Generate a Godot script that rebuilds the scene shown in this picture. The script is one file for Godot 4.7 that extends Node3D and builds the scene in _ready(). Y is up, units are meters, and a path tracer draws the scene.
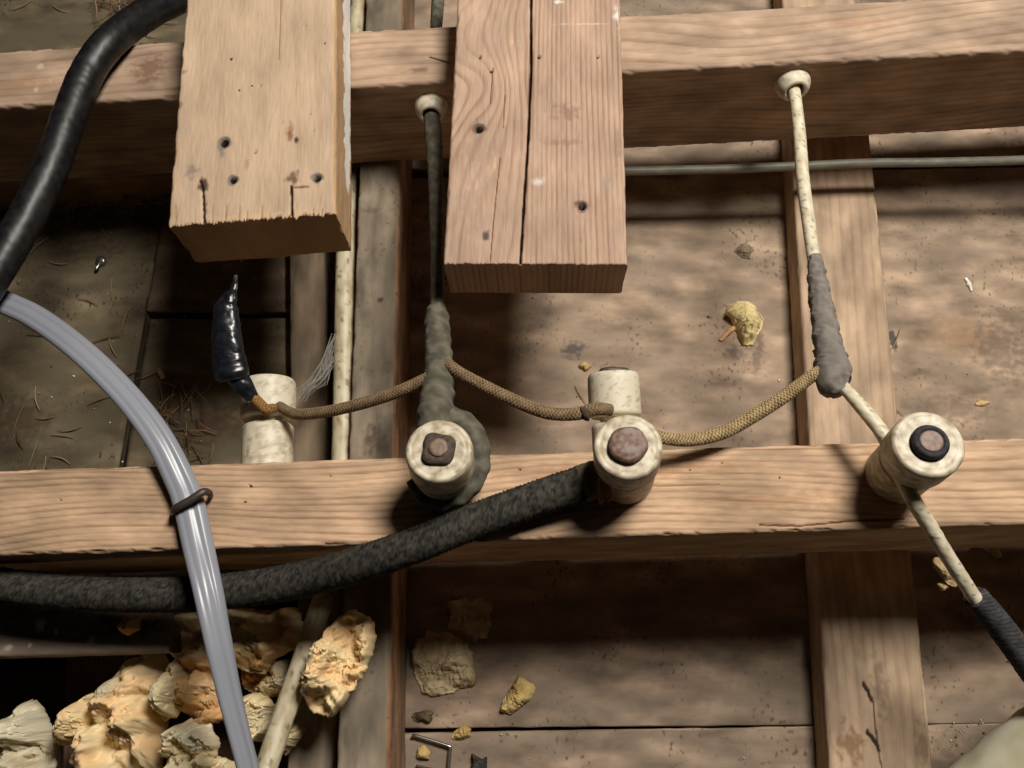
extends Node3D
# Old wiring on porcelain knobs between rough timbers, looked down on from above.
# World: x to the right of the picture, z towards the foot of the picture, y up out of the boards.

const F := 850.0            # focal length in pixels of the 1024 x 768 frame
const CAM_Y := 0.62
const FL := -0.02            # height of the boards' upper faces
var cb: Basis               # camera axes in the world
var N1 := FastNoiseLite.new()
var NF := FastNoiseLite.new()
var rng := RandomNumberGenerator.new()
var used := {}

# ---------------------------------------------------------------- basics
func setup_noise():
	N1.seed = 11; N1.frequency = 1.0; N1.fractal_type = FastNoiseLite.FRACTAL_NONE; N1.noise_type = FastNoiseLite.TYPE_SIMPLEX_SMOOTH
	NF.seed = 23; NF.frequency = 1.0; NF.fractal_type = FastNoiseLite.FRACTAL_FBM; NF.fractal_octaves = 4; NF.noise_type = FastNoiseLite.TYPE_SIMPLEX_SMOOTH
	rng.seed = 77

func camera_basis() -> Basis:
	var up := -Vector3(28, -309, -850).normalized()
	var x := (Vector3.RIGHT - up * up.x).normalized()
	return Basis(x, up, x.cross(up)).transposed()

func P(px: float, py: float, h: float) -> Vector3:      # the point at height h that stands at a pixel of the photograph
	var d := cb * Vector3(px - 512.0, 384.0 - py, -F)
	return Vector3(0, CAM_Y, 0) + d * ((h - CAM_Y) / d.y)

func px_m(p: Vector3) -> float:                          # metres for one pixel at p
	return -(cb.inverse() * (p - Vector3(0, CAM_Y, 0))).z / F

func C(r: float, g: float, b: float) -> Color:
	return Color(r / 255.0, g / 255.0, b / 255.0)

func L(r: float, g: float, b: float) -> Color:
	return C(r, g, b).srgb_to_linear()

func sstep(a: float, b: float, x: float) -> float:
	var t := clampf((x - a) / (b - a), 0.0, 1.0)
	return t * t * (3.0 - 2.0 * t)

func numbered(called: String) -> String:
	used[called] = used.get(called, -1) + 1
	return called if used[called] == 0 else "%s_%03d" % [called, used[called]]

func tag(o: Node, label: String, category: String, group := "", kind := "") -> Node:
	o.set_meta("label", label)
	if category: o.set_meta("category", category)
	if group: o.set_meta("group", group)
	if kind: o.set_meta("kind", kind)
	return o

func base(called: String, at := Vector3.ZERO) -> Node3D:
	var o := Node3D.new()
	o.name = numbered(called)
	o.position = at
	add_child(o)
	return o

func part(called: String, mesh: Mesh, mat: Material, parent: Node3D = null) -> MeshInstance3D:
	var o := MeshInstance3D.new()
	o.mesh = mesh
	if mat: o.material_override = mat
	if parent == null:
		o.name = numbered(called)
		add_child(o)
	else:
		o.name = called
		parent.add_child(o, true)
		var q := parent
		var off := Vector3.ZERO
		while q != self:
			off += q.position
			q = q.get_parent()
		o.position = -off
	return o

func mat(color: Color, rough := 0.8, spec := 0.5, vertex := false) -> StandardMaterial3D:
	var m := StandardMaterial3D.new()
	m.albedo_color = color
	m.roughness = rough
	m.metallic_specular = spec
	m.vertex_color_use_as_albedo = vertex
	return m

func commit(v: PackedVector3Array, idx: PackedInt32Array, uv := PackedVector2Array(), col := PackedColorArray(), smooth := true) -> ArrayMesh:
	var a := []
	a.resize(Mesh.ARRAY_MAX)
	a[Mesh.ARRAY_VERTEX] = v
	a[Mesh.ARRAY_INDEX] = idx
	if uv.size(): a[Mesh.ARRAY_TEX_UV] = uv
	if col.size(): a[Mesh.ARRAY_COLOR] = col
	var st := SurfaceTool.new()
	st.create_from_arrays(a)
	if not smooth:
		st.deindex()
	st.generate_normals()
	return st.commit()

# ---------------------------------------------------------------- timber: a sawn stick with its own grain, wear, cracks and nail holes
func timber(start: Vector3, end: Vector3, W: float, T: float, spec: Dictionary) -> Dictionary:
	var t := {}
	t.o = start
	t.eu = (end - start).normalized()
	t.L = (end - start).length()
	t.eh = Vector3.UP
	t.ew = t.eu.cross(t.eh) * -1.0
	t.ew = (t.eh.cross(t.eu)).normalized() * -1.0
	t.W = W; t.T = T; t.Pm = 2.0 * (W + T)
	t.spec = spec
	t.h = start.y
	t.dm = []
	t.tw = int(spec.get("tw", 512)); t.th = int(spec.get("th", 256))
	t.px = wood_pixels(t)
	return t

func uw(t: Dictionary, px: float, py: float) -> Vector2:   # pixel on the front face -> metres along and across (0 at the edge of the front face)
	var d: Vector3 = P(px, py, t.h) - t.o
	return Vector2(d.dot(t.eu), d.dot(t.ew) + t.W * 0.5)

func wood_pixels(t: Dictionary) -> PackedByteArray:
	var s: Dictionary = t.spec
	var tw: int = t.tw; var th: int = t.th
	var bytes := PackedByteArray(); bytes.resize(tw * th * 3)
	var c0: Color = s.light; var c1: Color = s.dark; var cd: Color = s.get("dust_color", C(120, 108, 92))
	var side0: Color = s.get("side_light", c0); var side1: Color = s.get("side_dark", c1)
	var period: float = s.period; var contrast: float = s.contrast; var warp: float = s.warp
	var dust: float = s.get("dust", 0.0); var blotch: float = s.get("blotch", 0.12); var sd: float = s.get("seed", 0.0)
	var mode: int = s.get("mode", 0); var W: float = t.W; var fibre: float = s.get("fibre", 0.13); var specks: float = s.get("specks", 0.0)
	var k := 0
	for j in th:
		var w: float = (j + 0.5) / th * t.Pm
		var top: bool = w < W
		var l0 := c0 if top else side0
		var l1 := c1 if top else side1
		for i in tw:
			var u: float = (i + 0.5) / tw * t.L
			var r := (w + warp * N1.get_noise_2d(u * 3.0 + sd, w * 9.0) + warp * 0.06 * N1.get_noise_2d(u * 14.0 + sd, w * 40.0)) / period
			var amp := contrast
			if mode == 1 and top:      # flat-sawn arches on one half, straight lines on the other
				var q := w - W * 0.555
				if q > 0.0:
					r = (q * (1.0 - 0.62 * (1.0 - exp(-maxf(0.0, u + 0.01) / 0.075))) + 0.0035 * N1.get_noise_2d(u * 14.0 + sd, w * 26.0) + 0.012 * exp(-pow((u - 0.14) / 0.03, 2.0)) * sstep(0.0, 0.03, q)) / (period * 1.2)
					amp *= 0.8
			var f := r - floorf(r)
			var late := sstep(0.35, 0.85, f) * (1.0 - sstep(0.9, 1.0, f))
			late *= amp * (0.65 + 0.5 * N1.get_noise_2d(u * 9.0 + sd + 40.0, r * 0.9))
			late += fibre * (1.3 * N1.get_noise_2d(u * 22.0 + sd, w * 950.0) + 0.8 * N1.get_noise_2d(u * 70.0 + sd, w * 1700.0))
			var b := 1.0 + blotch * NF.get_noise_2d(u * 16.0 + sd * 3.0, w * 34.0) * 1.6
			var c := l0.lerp(l1, clampf(late, 0.0, 1.0))
			c = Color(c.r * b, c.g * b, c.b * b)
			if specks > 0.0:
				c = c.lerp(l1 * 0.6, specks * sstep(0.62, 0.95, N1.get_noise_2d(u * 230.0 + sd, w * 210.0) + 0.5 * NF.get_noise_2d(u * 14.0 + sd, w * 14.0) - 0.05))
			if dust > 0.0:
				c = c.lerp(cd, clampf(dust * (0.45 + 1.5 * NF.get_noise_2d(u * 11.0 + sd + 90.0, w * 20.0)), 0.0, 1.0))
			bytes[k] = int(clampf(c.r, 0, 1) * 255.0); bytes[k + 1] = int(clampf(c.g, 0, 1) * 255.0); bytes[k + 2] = int(clampf(c.b, 0, 1) * 255.0)
			k += 3
	return bytes

func dab(t: Dictionary, u0: float, w0: float, ru: float, rw: float, col: Color, strength: float, ragged := 0.5, inner := 0.0):
	var tw: int = t.tw; var th: int = t.th
	var su: float = tw / t.L; var sw: float = th / t.Pm
	var i0 := maxi(0, int((u0 - ru * 1.6) * su)); var i1 := mini(tw - 1, int((u0 + ru * 1.6) * su) + 1)
	var j0 := maxi(0, int((w0 - rw * 1.6) * sw)); var j1 := mini(th - 1, int((w0 + rw * 1.6) * sw) + 1)
	var px: PackedByteArray = t.px
	for j in range(j0, j1 + 1):
		for i in range(i0, i1 + 1):
			var u := (i + 0.5) / su; var w := (j + 0.5) / sw
			var d := Vector2((u - u0) / ru, (w - w0) / rw).length()
			d += ragged * 0.7 * NF.get_noise_2d(u * 110.0 + w0 * 70.0, w * 160.0)
			var a := strength * (1.0 - (sstep(0.7, 1.05, d) if ragged <= 0.6 else sstep(0.15, 1.15, d)))
			if inner > 0.0: a *= sstep(inner - 0.25, inner + 0.1, d)
			if a <= 0.0: continue
			var k := (j * tw + i) * 3
			px[k] = int(lerpf(px[k], col.r * 255.0, a)); px[k + 1] = int(lerpf(px[k + 1], col.g * 255.0, a)); px[k + 2] = int(lerpf(px[k + 2], col.b * 255.0, a))
	t.px = px

func stain(t: Dictionary, px: float, py: float, rx: float, ry: float, col: Color, strength := 0.7, ragged := 0.7):
	var c := uw(t, px, py)
	var m := px_m(P(px, py, t.h))
	var along_x: bool = absf(t.eu.x) > absf(t.eu.z)
	dab(t, c.x, c.y, (rx if along_x else ry) * m, (ry if along_x else rx) * m, col, strength, ragged)

func nail_hole(t: Dictionary, px: float, py: float, rpx: float, ring := true, col := C(70, 64, 62)):
	var c := uw(t, px, py)
	var m := px_m(P(px, py, t.h))
	if ring: dab(t, c.x, c.y, rpx * 1.25 * m, rpx * 1.25 * m, col, 0.75, 0.5)
	dab(t, c.x, c.y, rpx * 0.6 * m, rpx * 0.6 * m, C(30, 22, 18), 0.9, 0.5)
	t.dm.append([0, c.x, c.y, rpx * m, 0.0012 if ring else 0.0, 0.0])
	t.dm.append([0, c.x, c.y, rpx * 0.6 * m, 0.005, 0.0])

func crack(t: Dictionary, pts: Array, wpx: float, depth: float, col := C(50, 34, 24)):
	for i in pts.size() - 1:
		var a: Vector2 = uw(t, pts[i][0], pts[i][1]); var b: Vector2 = uw(t, pts[i + 1][0], pts[i + 1][1])
		var m := px_m(P(pts[i][0], pts[i][1], t.h))
		t.dm.append([1, a.x, a.y, wpx * 0.5 * m, depth, b.x, b.y])
		var n := int(a.distance_to(b) / (wpx * 0.4 * m)) + 1
		for k in n:
			var q := a.lerp(b, float(k) / n)
			dab(t, q.x, q.y, wpx * 0.6 * m, wpx * 0.4 * m if absf(a.x - b.x) > absf(a.y - b.y) else wpx * 0.6 * m, col, 0.8, 0.3)

func timber_mesh(t: Dictionary, nu: int, nw: int, nt: int) -> ArrayMesh:
	var s: Dictionary = t.spec
	var W: float = t.W; var T: float = t.T; var Ln: float = t.L; var Pm: float = t.Pm
	var r: float = s.get("round", 0.0018); var wear: float = s.get("wear", 0.0012); var sd: float = s.get("seed", 0.0); var rough: float = s.get("relief", 0.0003)
	var rag: float = s.get("ragged_end", 0.0); var period: float = s.period
	var ring := []        # [w, h, nw, nh, s, corner]
	for i in nw + 1:
		var w := lerpf(r, W - r, float(i) / nw)
		ring.append([w, 0.0, 0.0, 1.0, w, 0.0])
	ring.append([W - r * 0.29, -r * 0.29, 0.7, 0.7, W, 1.0])
	for i in nt + 1:
		var h := lerpf(r, T - r, float(i) / nt)
		ring.append([W, -h, 1.0, 0.0, W + h, 0.0])
	ring.append([W - r * 0.29, -T + r * 0.29, 0.7, -0.7, W + T, 1.0])
	for i in 5:
		var w := lerpf(W - r, r, i / 4.0)
		ring.append([w, -T, 0.0, -1.0, 2 * W + T - w, 0.0])
	ring.append([r * 0.29, -T + r * 0.29, -0.7, -0.7, 2 * W + T, 1.0])
	for i in nt + 1:
		var h := lerpf(T - r, r, float(i) / nt)
		ring.append([0.0, -h, -1.0, 0.0, 2 * W + 2 * T - h, 0.0])
	ring.append([r * 0.29, -r * 0.29, -0.7, 0.7, Pm, 1.0])
	var rn := ring.size()
	var v := PackedVector3Array(); var uv := PackedVector2Array(); var idx := PackedInt32Array()
	for i in nu + 1:
		var fu := float(i) / nu
		var u := fu * Ln
		for k in rn + 1:
			var q: Array = ring[k % rn]
			var d: float = rough * NF.get_noise_2d(u * 30.0 + sd, q[4] * 60.0) * 1.4 + rough * 0.6 * N1.get_noise_2d(u * 60.0 + sd, q[4] * 900.0)
			if q[5] > 0.5:
				d -= wear * maxf(0.0, NF.get_noise_2d(u * 70.0 + sd, q[4] * 10.0 + 7.0) * 1.5 + 0.15)
			if q[3] > 0.9:
				for m in t.dm:
					var du: float = u - m[1]
					if m[0] == 0:
						var dw: float = q[0] - m[2]
						var rr: float = m[3]
						if absf(du) < rr and absf(dw) < rr:
							d -= m[4] * (1.0 - sstep(0.55, 1.0, sqrt(du * du + dw * dw) / rr))
					else:
						var lo: float = minf(m[1], m[5]) - m[3]; var hi: float = maxf(m[1], m[5]) + m[3]
						if u > lo and u < hi:
							var a := Vector2(m[1], m[2]); var b := Vector2(m[5], m[6])
							var x := Vector2(u, q[0])
							var f := clampf((x - a).dot(b - a) / maxf((b - a).length_squared(), 1e-9), 0, 1)
							var dist := x.distance_to(a.lerp(b, f))
							if dist < m[3]: d -= m[4] * (1.0 - dist / m[3])
			var uu := u
			if rag > 0.0 and i > nu - 4:
				var ed := rag * (NF.get_noise_2d(q[0] * 160.0 + sd, q[1] * 90.0) + 0.7 * N1.get_noise_2d(q[0] * 900.0, q[1] * 60.0)) * (1.0 if q[3] > 0.5 else 0.5)
				uu += ed * (1.0 - (nu - i) / 4.0)
			v.append(t.o + t.eu * uu + t.ew * (q[0] - W * 0.5 + q[2] * d) + t.eh * (q[1] + q[3] * d))
			uv.append(Vector2(fu, (q[4] if k < rn else Pm) / Pm if k > 0 else q[4] / Pm))
	var st := rn + 1
	for i in nu:
		for k in rn:
			var a := i * st + k
			idx.append_array([a, a + st, a + st + 1, a, a + st + 1, a + 1])
	for e in [0, nu]:        # sawn ends
		var c := v.size()
		var uc: float = 0.0 if e == 0 else Ln
		var first := c
		for lvl in 3:
			var sc: float = [1.0, 0.94, 0.5][lvl]
			for k in rn + 1:
				var q: Array = ring[k % rn]
				if lvl == 0: v.append(v[e * st + k])
				else: v.append(t.o + t.eu * (uc + (0.0004 if e == 0 else -0.0004)) + t.ew * ((q[0] - W * 0.5) * sc) + t.eh * (-T * 0.5 + (q[1] + T * 0.5) * sc))
				uv.append(Vector2(clampf((uc - 0.05 * Ln if e > 0 else 0.02) / Ln + 0.06 * q[1] / T * sc, 0, 1), (W + T + W * (0.08 + 0.84 * (0.5 + (q[0] / W - 0.5) * sc))) / Pm))
		v.append(t.o + t.eu * uc - t.eh * T * 0.5 - t.eu * (0.0004 if e > 0 else -0.0004)); uv.append(Vector2(0.9, (W * 1.5 + T) / Pm))
		for lvl in 2:
			for k in rn:
				var i0 := first + lvl * st + k; var i1 := i0 + st
				if e == 0: idx.append_array([i0, i0 + 1, i1 + 1, i0, i1 + 1, i1])
				else: idx.append_array([i0, i1 + 1, i0 + 1, i0, i1, i1 + 1])
		for k in rn:
			var i0 := first + 2 * st + k
			if e == 0: idx.append_array([i0, i0 + 1, v.size() - 1])
			else: idx.append_array([i0 + 1, i0, v.size() - 1])
	return commit(v, idx, uv)

func wood_material(t: Dictionary) -> StandardMaterial3D:
	var im := Image.create_from_data(t.tw, t.th, false, Image.FORMAT_RGB8, t.px)
	var m := StandardMaterial3D.new()
	m.albedo_texture = ImageTexture.create_from_image(im)
	m.roughness = 0.78
	m.metallic_specular = 0.3
	m.texture_repeat = false
	var g: Image = im.duplicate()
	g.convert(Image.FORMAT_L8)
	g.bump_map_to_normal_map(float(t.spec.get("bump", 1.2)))
	m.normal_enabled = true
	m.normal_texture = ImageTexture.create_from_image(g)
	m.normal_scale = 0.6
	return m

# ---------------------------------------------------------------- wires: a ring swept along points given as [pixel x, pixel y, height, width in pixels]
func path(pts: Array, step: float) -> Dictionary:
	var pos := PackedVector3Array(); var rad := PackedFloat32Array()
	for p in pts:
		var w := P(p[0], p[1], p[2])
		pos.append(w); rad.append(p[3] * 0.5 * px_m(w))
	var op := PackedVector3Array(); var orad := PackedFloat32Array(); var os := PackedFloat32Array()
	var s := 0.0
	for i in pos.size() - 1:
		var a := pos[maxi(i - 1, 0)]; var b := pos[i]; var c := pos[i + 1]; var d := pos[mini(i + 2, pos.size() - 1)]
		var n := maxi(1, int(b.distance_to(c) / step))
		for k in n + (1 if i == pos.size() - 2 else 0):
			var f := float(k) / n
			var q := b.cubic_interpolate(c, a, d, f)
			if op.size(): s += q.distance_to(op[op.size() - 1])
			op.append(q); os.append(s)
			orad.append(lerpf(rad[i], rad[i + 1], f * f * (3 - 2 * f)))
	return {"p": op, "r": orad, "s": os}

func sweep(pts: Array, sides: int, step: float, ringfn: Callable, colfn: Callable, up := Vector3.UP) -> ArrayMesh:
	var w := path(pts, step)
	var p: PackedVector3Array = w.p; var r: PackedFloat32Array = w.r; var s: PackedFloat32Array = w.s
	var v := PackedVector3Array(); var col := PackedColorArray(); var idx := PackedInt32Array(); var uv := PackedVector2Array()
	var n := p.size()
	for i in n:
		var tg := (p[mini(i + 1, n - 1)] - p[maxi(i - 1, 0)]).normalized()
		var side := tg.cross(up).normalized()
		var u2 := side.cross(tg).normalized()
		for k in sides + 1:
			var a := TAU * (k % sides) / sides
			var o: Vector2 = ringfn.call(s[i], a, r[i])
			v.append(p[i] + side * o.x + u2 * o.y)
			col.append(colfn.call(s[i], a, r[i]))
			uv.append(Vector2(s[i], float(k) / sides))
	for i in n - 1:
		for k in sides:
			var a := i * (sides + 1) + k
			var b := a + sides + 1
			idx.append_array([a, b + 1, b, a, a + 1, b + 1])
	for e in [0, n - 1]:
		var c := v.size()
		v.append(p[e]); col.append(col[e * (sides + 1)]); uv.append(Vector2.ZERO)
		for k in sides:
			var a: int = e * (sides + 1) + k
			idx.append_array([c, a + 1, a] if e == 0 else [c, a, a + 1])
	return commit(v, idx, uv, col)

func round_ring(amp := 0.0, freq := 200.0) -> Callable:
	return func(s, a, r):
		var rr: float = r + amp * NF.get_noise_3d(s * freq, cos(a) * 1.3, sin(a) * 1.3)
		return Vector2(cos(a), sin(a)) * rr

func mottled(c0: Color, c1: Color, freq := 60.0, bias := 0.5, gain := 1.2) -> Callable:
	return func(s, a, _r):
		return c0.lerp(c1, clampf(bias + gain * NF.get_noise_3d(s * freq, cos(a) * 0.8 + 5.0, sin(a) * 0.8), 0, 1))

# cloth-braided wire: crossing threads stand proud of the sleeve
func braid_ring(s, a, r):
	var q := braid(s, a, r)
	return Vector2(cos(a), sin(a)) * (r * (0.93 + 0.11 * q) + 0.00016 * N1.get_noise_2d(s * 900.0, a * 2.0))

func braid(s: float, a: float, r: float) -> float:
	var k := s / (r * 1.35) * 2.5
	var p := k + 6.0 * a / TAU; var q := k - 6.0 * a / TAU
	var t := (p - floorf(p)) if fposmod(floorf(p) + floorf(q), 2.0) < 1.0 else (q - floorf(q))
	return 1.0 - absf(t * 2.0 - 1.0)

# ---------------------------------------------------------------- lathe: profile [[along, radius], ...] in metres from a to b
func lathe(a: Vector3, axis: Vector3, prof: Array, sides: int, wob: Callable, colfn: Callable) -> ArrayMesh:
	axis = axis.normalized()
	var ref := Vector3.RIGHT if absf(axis.x) < 0.8 else Vector3.UP
	var e1 := axis.cross(ref).normalized(); var e2 := axis.cross(e1).normalized()
	var v := PackedVector3Array(); var col := PackedColorArray(); var idx := PackedInt32Array()
	for i in prof.size():
		for k in sides + 1:
			var g := TAU * (k % sides) / sides
			var r: float = prof[i][1] * wob.call(prof[i][0], g)
			v.append(a + axis * prof[i][0] + (e1 * cos(g) + e2 * sin(g)) * r)
			col.append(colfn.call(prof[i][0], g, prof[i][1]))
	var st := sides + 1
	for i in prof.size() - 1:
		for k in sides:
			var q := i * st + k
			idx.append_array([q, q + st + 1, q + st, q, q + 1, q + st + 1])
	return commit(v, idx, PackedVector2Array(), col)

func even(_t, _g): return 1.0

func spotted(c0: Color, c1: Color, freq := 300.0) -> Callable:
	return func(t, g, r):
		return c0.lerp(c1, clampf(0.5 + 1.3 * NF.get_noise_3d(cos(g) * r * freq, sin(g) * r * freq, t * freq + c0.r * 50.0), 0, 1))

func dense(prof: Array, most := 0.0012) -> Array:
	var o := []
	for i in prof.size() - 1:
		var a: Array = prof[i]; var b: Array = prof[i + 1]
		var n := maxi(1, int(ceil(Vector2(a[0] - b[0], a[1] - b[1]).length() / most)))
		for k in n: o.append([lerpf(a[0], b[0], float(k) / n), lerpf(a[1], b[1], float(k) / n)])
	o.append(prof[prof.size() - 1])
	return o

func porcelain(seed_v: float, grime: float) -> Callable:
	var c0 := L(220, 211, 188); var c1 := L(150, 131, 98); var c2 := L(70, 58, 44)
	return func(t, g, r):
		var x: float = cos(g) * r * 160.0; var y: float = sin(g) * r * 160.0
		var n := NF.get_noise_3d(x + seed_v, y, t * 160.0)
		var c := c0.lerp(c1, clampf(grime + 1.0 * n, 0, 0.9))
		var m := N1.get_noise_3d(x * 3.0 + seed_v, y * 3.0, t * 500.0)
		return c.lerp(c2, sstep(0.45, 0.85, m + 0.5 * n) * 0.45)

func knob(called_label: String, a: Vector3, b: Vector3, R: float, sd: float, grime: float, nail: int, mats: Dictionary) -> Node3D:
	var H := a.distance_to(b); var ax := (b - a).normalized()
	var n := base("porcelain_insulator", a)
	tag(n, called_label, "insulator", "porcelain wiring knobs")
	var k := H / 0.055
	var rb := R * 0.93
	part("knob_base", lathe(a, ax, dense([[0.0, 0.001], [0.0, rb], [0.0285 * k, rb], [0.030 * k, rb - 0.0012], [0.0305 * k, rb * 0.62], [0.0338 * k, rb * 0.62]]), 48, even, porcelain(sd, grime + 0.1)), mats.porcelain, n)
	var cap := part("knob_cap", lathe(a, ax, dense([[0.0332 * k, rb * 0.5], [0.0332 * k, R * 0.9], [0.0345 * k, R], [0.0505 * k, R], [0.0532 * k, R * 0.985], [0.0547 * k, R * 0.93], [0.055 * k, R * 0.86], [0.0546 * k, R * 0.82], [0.0549 * k, R * 0.76], [0.0549 * k, R * 0.3], [0.0549 * k, 0.0]]), 56, even, porcelain(sd + 9.0, grime)), mats.porcelain, n)
	if nail > 0:
		var t0 := 0.0549 * k
		var rn := R * 0.44
		var rust := mottled(L(70, 58, 52), L(118, 88, 70), 400.0, 0.45, 1.3)
		var lump := func(_t, g): return 1.0 + 0.02 * sin(g * 2.0 + sd) + 0.025 * cos(g * 5.0 + sd * 2.0)
		if nail == 1:      # worn square-cornered leather washer under a flat head
			lump = func(_t, g): return 1.0 + 0.09 * cos(g * 4.0 + 0.6 + sd) + 0.04 * sin(g * 3.0)
			part("washer", lathe(a, ax, dense([[t0, 0.001], [t0, rn * 1.12], [t0 + 0.0022, rn * 1.15], [t0 + 0.0034, rn * 0.95], [t0 + 0.0036, rn * 0.5], [t0 + 0.0036, 0.0]], 0.0008), 40, lump, spotted(L(62, 55, 50), L(92, 80, 70), 300.0)), mats.leather, cap)
			part("nail_head", lathe(a, ax, dense([[t0 + 0.003, rn * 0.64], [t0 + 0.0042, rn * 0.64], [t0 + 0.0047, rn * 0.52], [t0 + 0.0047, 0.0]], 0.0008), 24, even, spotted(L(104, 84, 70), L(138, 112, 92), 300.0)), mats.rust, cap)
		elif nail == 2:    # big rusty head
			part("nail_head", lathe(a, ax, dense([[t0, 0.001], [t0, rn * 1.2], [t0 + 0.0028, rn * 1.26], [t0 + 0.0042, rn * 1.1], [t0 + 0.0048, rn * 0.7], [t0 + 0.0047, 0.0]], 0.0008), 40, lump, spotted(L(104, 66, 50), L(138, 124, 114), 260.0)), mats.rust, cap)
		else:              # dark rubber ring round a flat head
			part("washer", lathe(a, ax, dense([[t0, 0.001], [t0, rn * 1.1], [t0 + 0.002, rn * 1.18], [t0 + 0.0042, rn * 1.04], [t0 + 0.0046, rn * 0.88], [t0 + 0.0036, rn * 0.72], [t0 + 0.0036, 0.0]], 0.0008), 44, even, spotted(L(46, 44, 48), L(66, 62, 64), 300.0)), mats.leather, cap)
			part("nail_head", lathe(a, ax, dense([[t0 + 0.003, rn * 0.74], [t0 + 0.0042, rn * 0.7], [t0 + 0.0044, 0.0]], 0.0008), 28, even, spotted(L(112, 88, 76), L(142, 116, 102), 300.0)), mats.rust, cap)
	return n

# ---------------------------------------------------------------- a torn lump whose outline is given in pixels at height h, h being its widest level
func lump_mesh(outline: Array, h: float, thick: float, sd: float, c0: Color, c1: Color, rough := 1.0, na := 128, nr := 40) -> ArrayMesh:
	var cen := Vector2.ZERO
	for o in outline: cen += Vector2(o[0], o[1])
	cen /= outline.size()
	var mid := P(cen.x, cen.y, h)
	var poly := PackedVector2Array()
	for o in outline:
		var q := P(o[0], o[1], h) - mid
		poly.append(Vector2(q.x, q.z))
	var size := 0.0
	for q in poly: size = maxf(size, q.length())
	var rad := PackedFloat32Array()
	for k in na:
		var dir := Vector2.from_angle(TAU * k / na)
		var best := 0.002
		for i in poly.size():
			var hit = Geometry2D.segment_intersects_segment(Vector2.ZERO, dir * size * 2.0, poly[i], poly[(i + 1) % poly.size()])
			if hit != null: best = maxf(best, hit.length())
		rad.append(best)
	for it in 2:
		var r2 := rad.duplicate()
		for k in na: r2[k] = (rad[(k + na - 1) % na] + 2.0 * rad[k] + rad[(k + 1) % na]) / 4.0
		rad = r2
	var v := PackedVector3Array(); var col := PackedColorArray(); var idx := PackedInt32Array()
	var mean := 0.0
	for k in na: mean += rad[k] / na
	for j in nr + 1:
		var f := float(j) / nr                   # 0 top middle ... 0.85 rim ... 1 bottom middle
		for k in na:
			var ang := TAU * k / na
			var x: float; var y: float
			if f <= 0.85:
				x = f / 0.85; y = pow(maxf(0.0, 1.0 - pow(x, 2.8)), 0.75)
			else:
				x = cos((f - 0.85) / 0.15 * PI * 0.5); y = -0.3 * sin((f - 0.85) / 0.15 * PI * 0.5)
			var rr := lerpf(minf(mean, rad[k]), rad[k], x * x) * x
			var q := Vector3(cos(ang) * rr, 0.0, sin(ang) * rr)
			var wx := 0.006 * NF.get_noise_2d(q.x * 60.0 + sd, q.z * 60.0); var wz := 0.006 * NF.get_noise_2d(q.x * 60.0 - sd, q.z * 60.0 + 9.0)
			var big := N1.get_noise_2d((q.x + wx) * 42.0 + sd, (q.z + wz) * 42.0)
			var mid_n := NF.get_noise_2d((q.x + wx) * 110.0 + sd, (q.z + wz) * 110.0 + 4.0)
			var fine := NF.get_noise_2d(q.x * 420.0 + sd, q.z * 420.0)
			var fold := absf(NF.get_noise_2d((q.x + wx * 2.0) * 45.0 + sd + 30.0, (q.z + wz * 2.0) * 45.0))
			q.y = y * thick
			if y > 0.0: q.y += rough * sstep(0.0, 0.4, y) * (thick * (0.7 * big + 0.07 * mid_n + 0.012 * fine) - minf(0.004, thick * 0.25) * (1.0 - sstep(0.0, 0.16, fold)))
			var swell := 1.0 + rough * x * (0.12 * NF.get_noise_2d(cos(ang) * 2.4 + sd, sin(ang) * 2.4) + 0.02 * N1.get_noise_2d(cos(ang) * 14.0 + sd, sin(ang) * 14.0 + y))
			q.x *= swell; q.z *= swell
			v.append(mid + q)
			var t := clampf(0.5 + 1.3 * NF.get_noise_2d(q.x * 40.0 + sd + 60.0, q.z * 40.0), 0, 1)
			var c := c0.lerp(c1, t)
			var sp := sstep(0.5, 0.8, N1.get_noise_2d(q.x * 170.0 + sd, q.z * 170.0))
			col.append(c.lerp(L(120, 98, 66), sp * 0.3))
	for j in nr:
		for k in na:
			var a := j * na + k; var b := j * na + (k + 1) % na
			idx.append_array([a, b, b + na, a, b + na, a + na])
	return commit(v, idx, PackedVector2Array(), col)

func poly_round(cx: float, cy: float, rx: float, ry: float, sd: float, n := 12) -> Array:
	var o := []
	for i in n:
		var a := TAU * i / n
		var k := 1.0 + 0.45 * N1.get_noise_2d(cos(a) * 1.2 + sd, sin(a) * 1.2)
		o.append([cx + cos(a) * rx * k, cy + sin(a) * ry * k])
	return o

# ---------------------------------------------------------------- the scene
func _ready():
	setup_noise()
	cb = camera_basis()
	# camera
	var cam := Camera3D.new()
	cam.name = "camera"
	cam.transform = Transform3D(cb, Vector3(0, CAM_Y, 0))
	cam.fov = rad_to_deg(2.0 * atan(384.0 / F))
	cam.near = 0.01; cam.far = 20.0
	add_child(cam)
	cam.current = true
	# surroundings: a closed attic, no sky enters
	var env := Environment.new()
	env.background_mode = Environment.BG_COLOR
	env.background_color = Color(0, 0, 0)
	env.tonemap_mode = Environment.TONE_MAPPER_LINEAR
	env.tonemap_exposure = 0.62
	env.sdfgi_enabled = true; env.ssao_enabled = true; env.ssil_enabled = true
	var we := WorldEnvironment.new()
	we.name = "surroundings"; we.environment = env
	add_child(we)
	# the one lamp: a globe hung above the timbers, up and to the right of the picture
	lamp(Vector3(0.42, 1.29, -0.62), 0.19, 3.55)
	room()
	boards()
	timbers()
	insulators()
	wires()
	debris()

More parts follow.
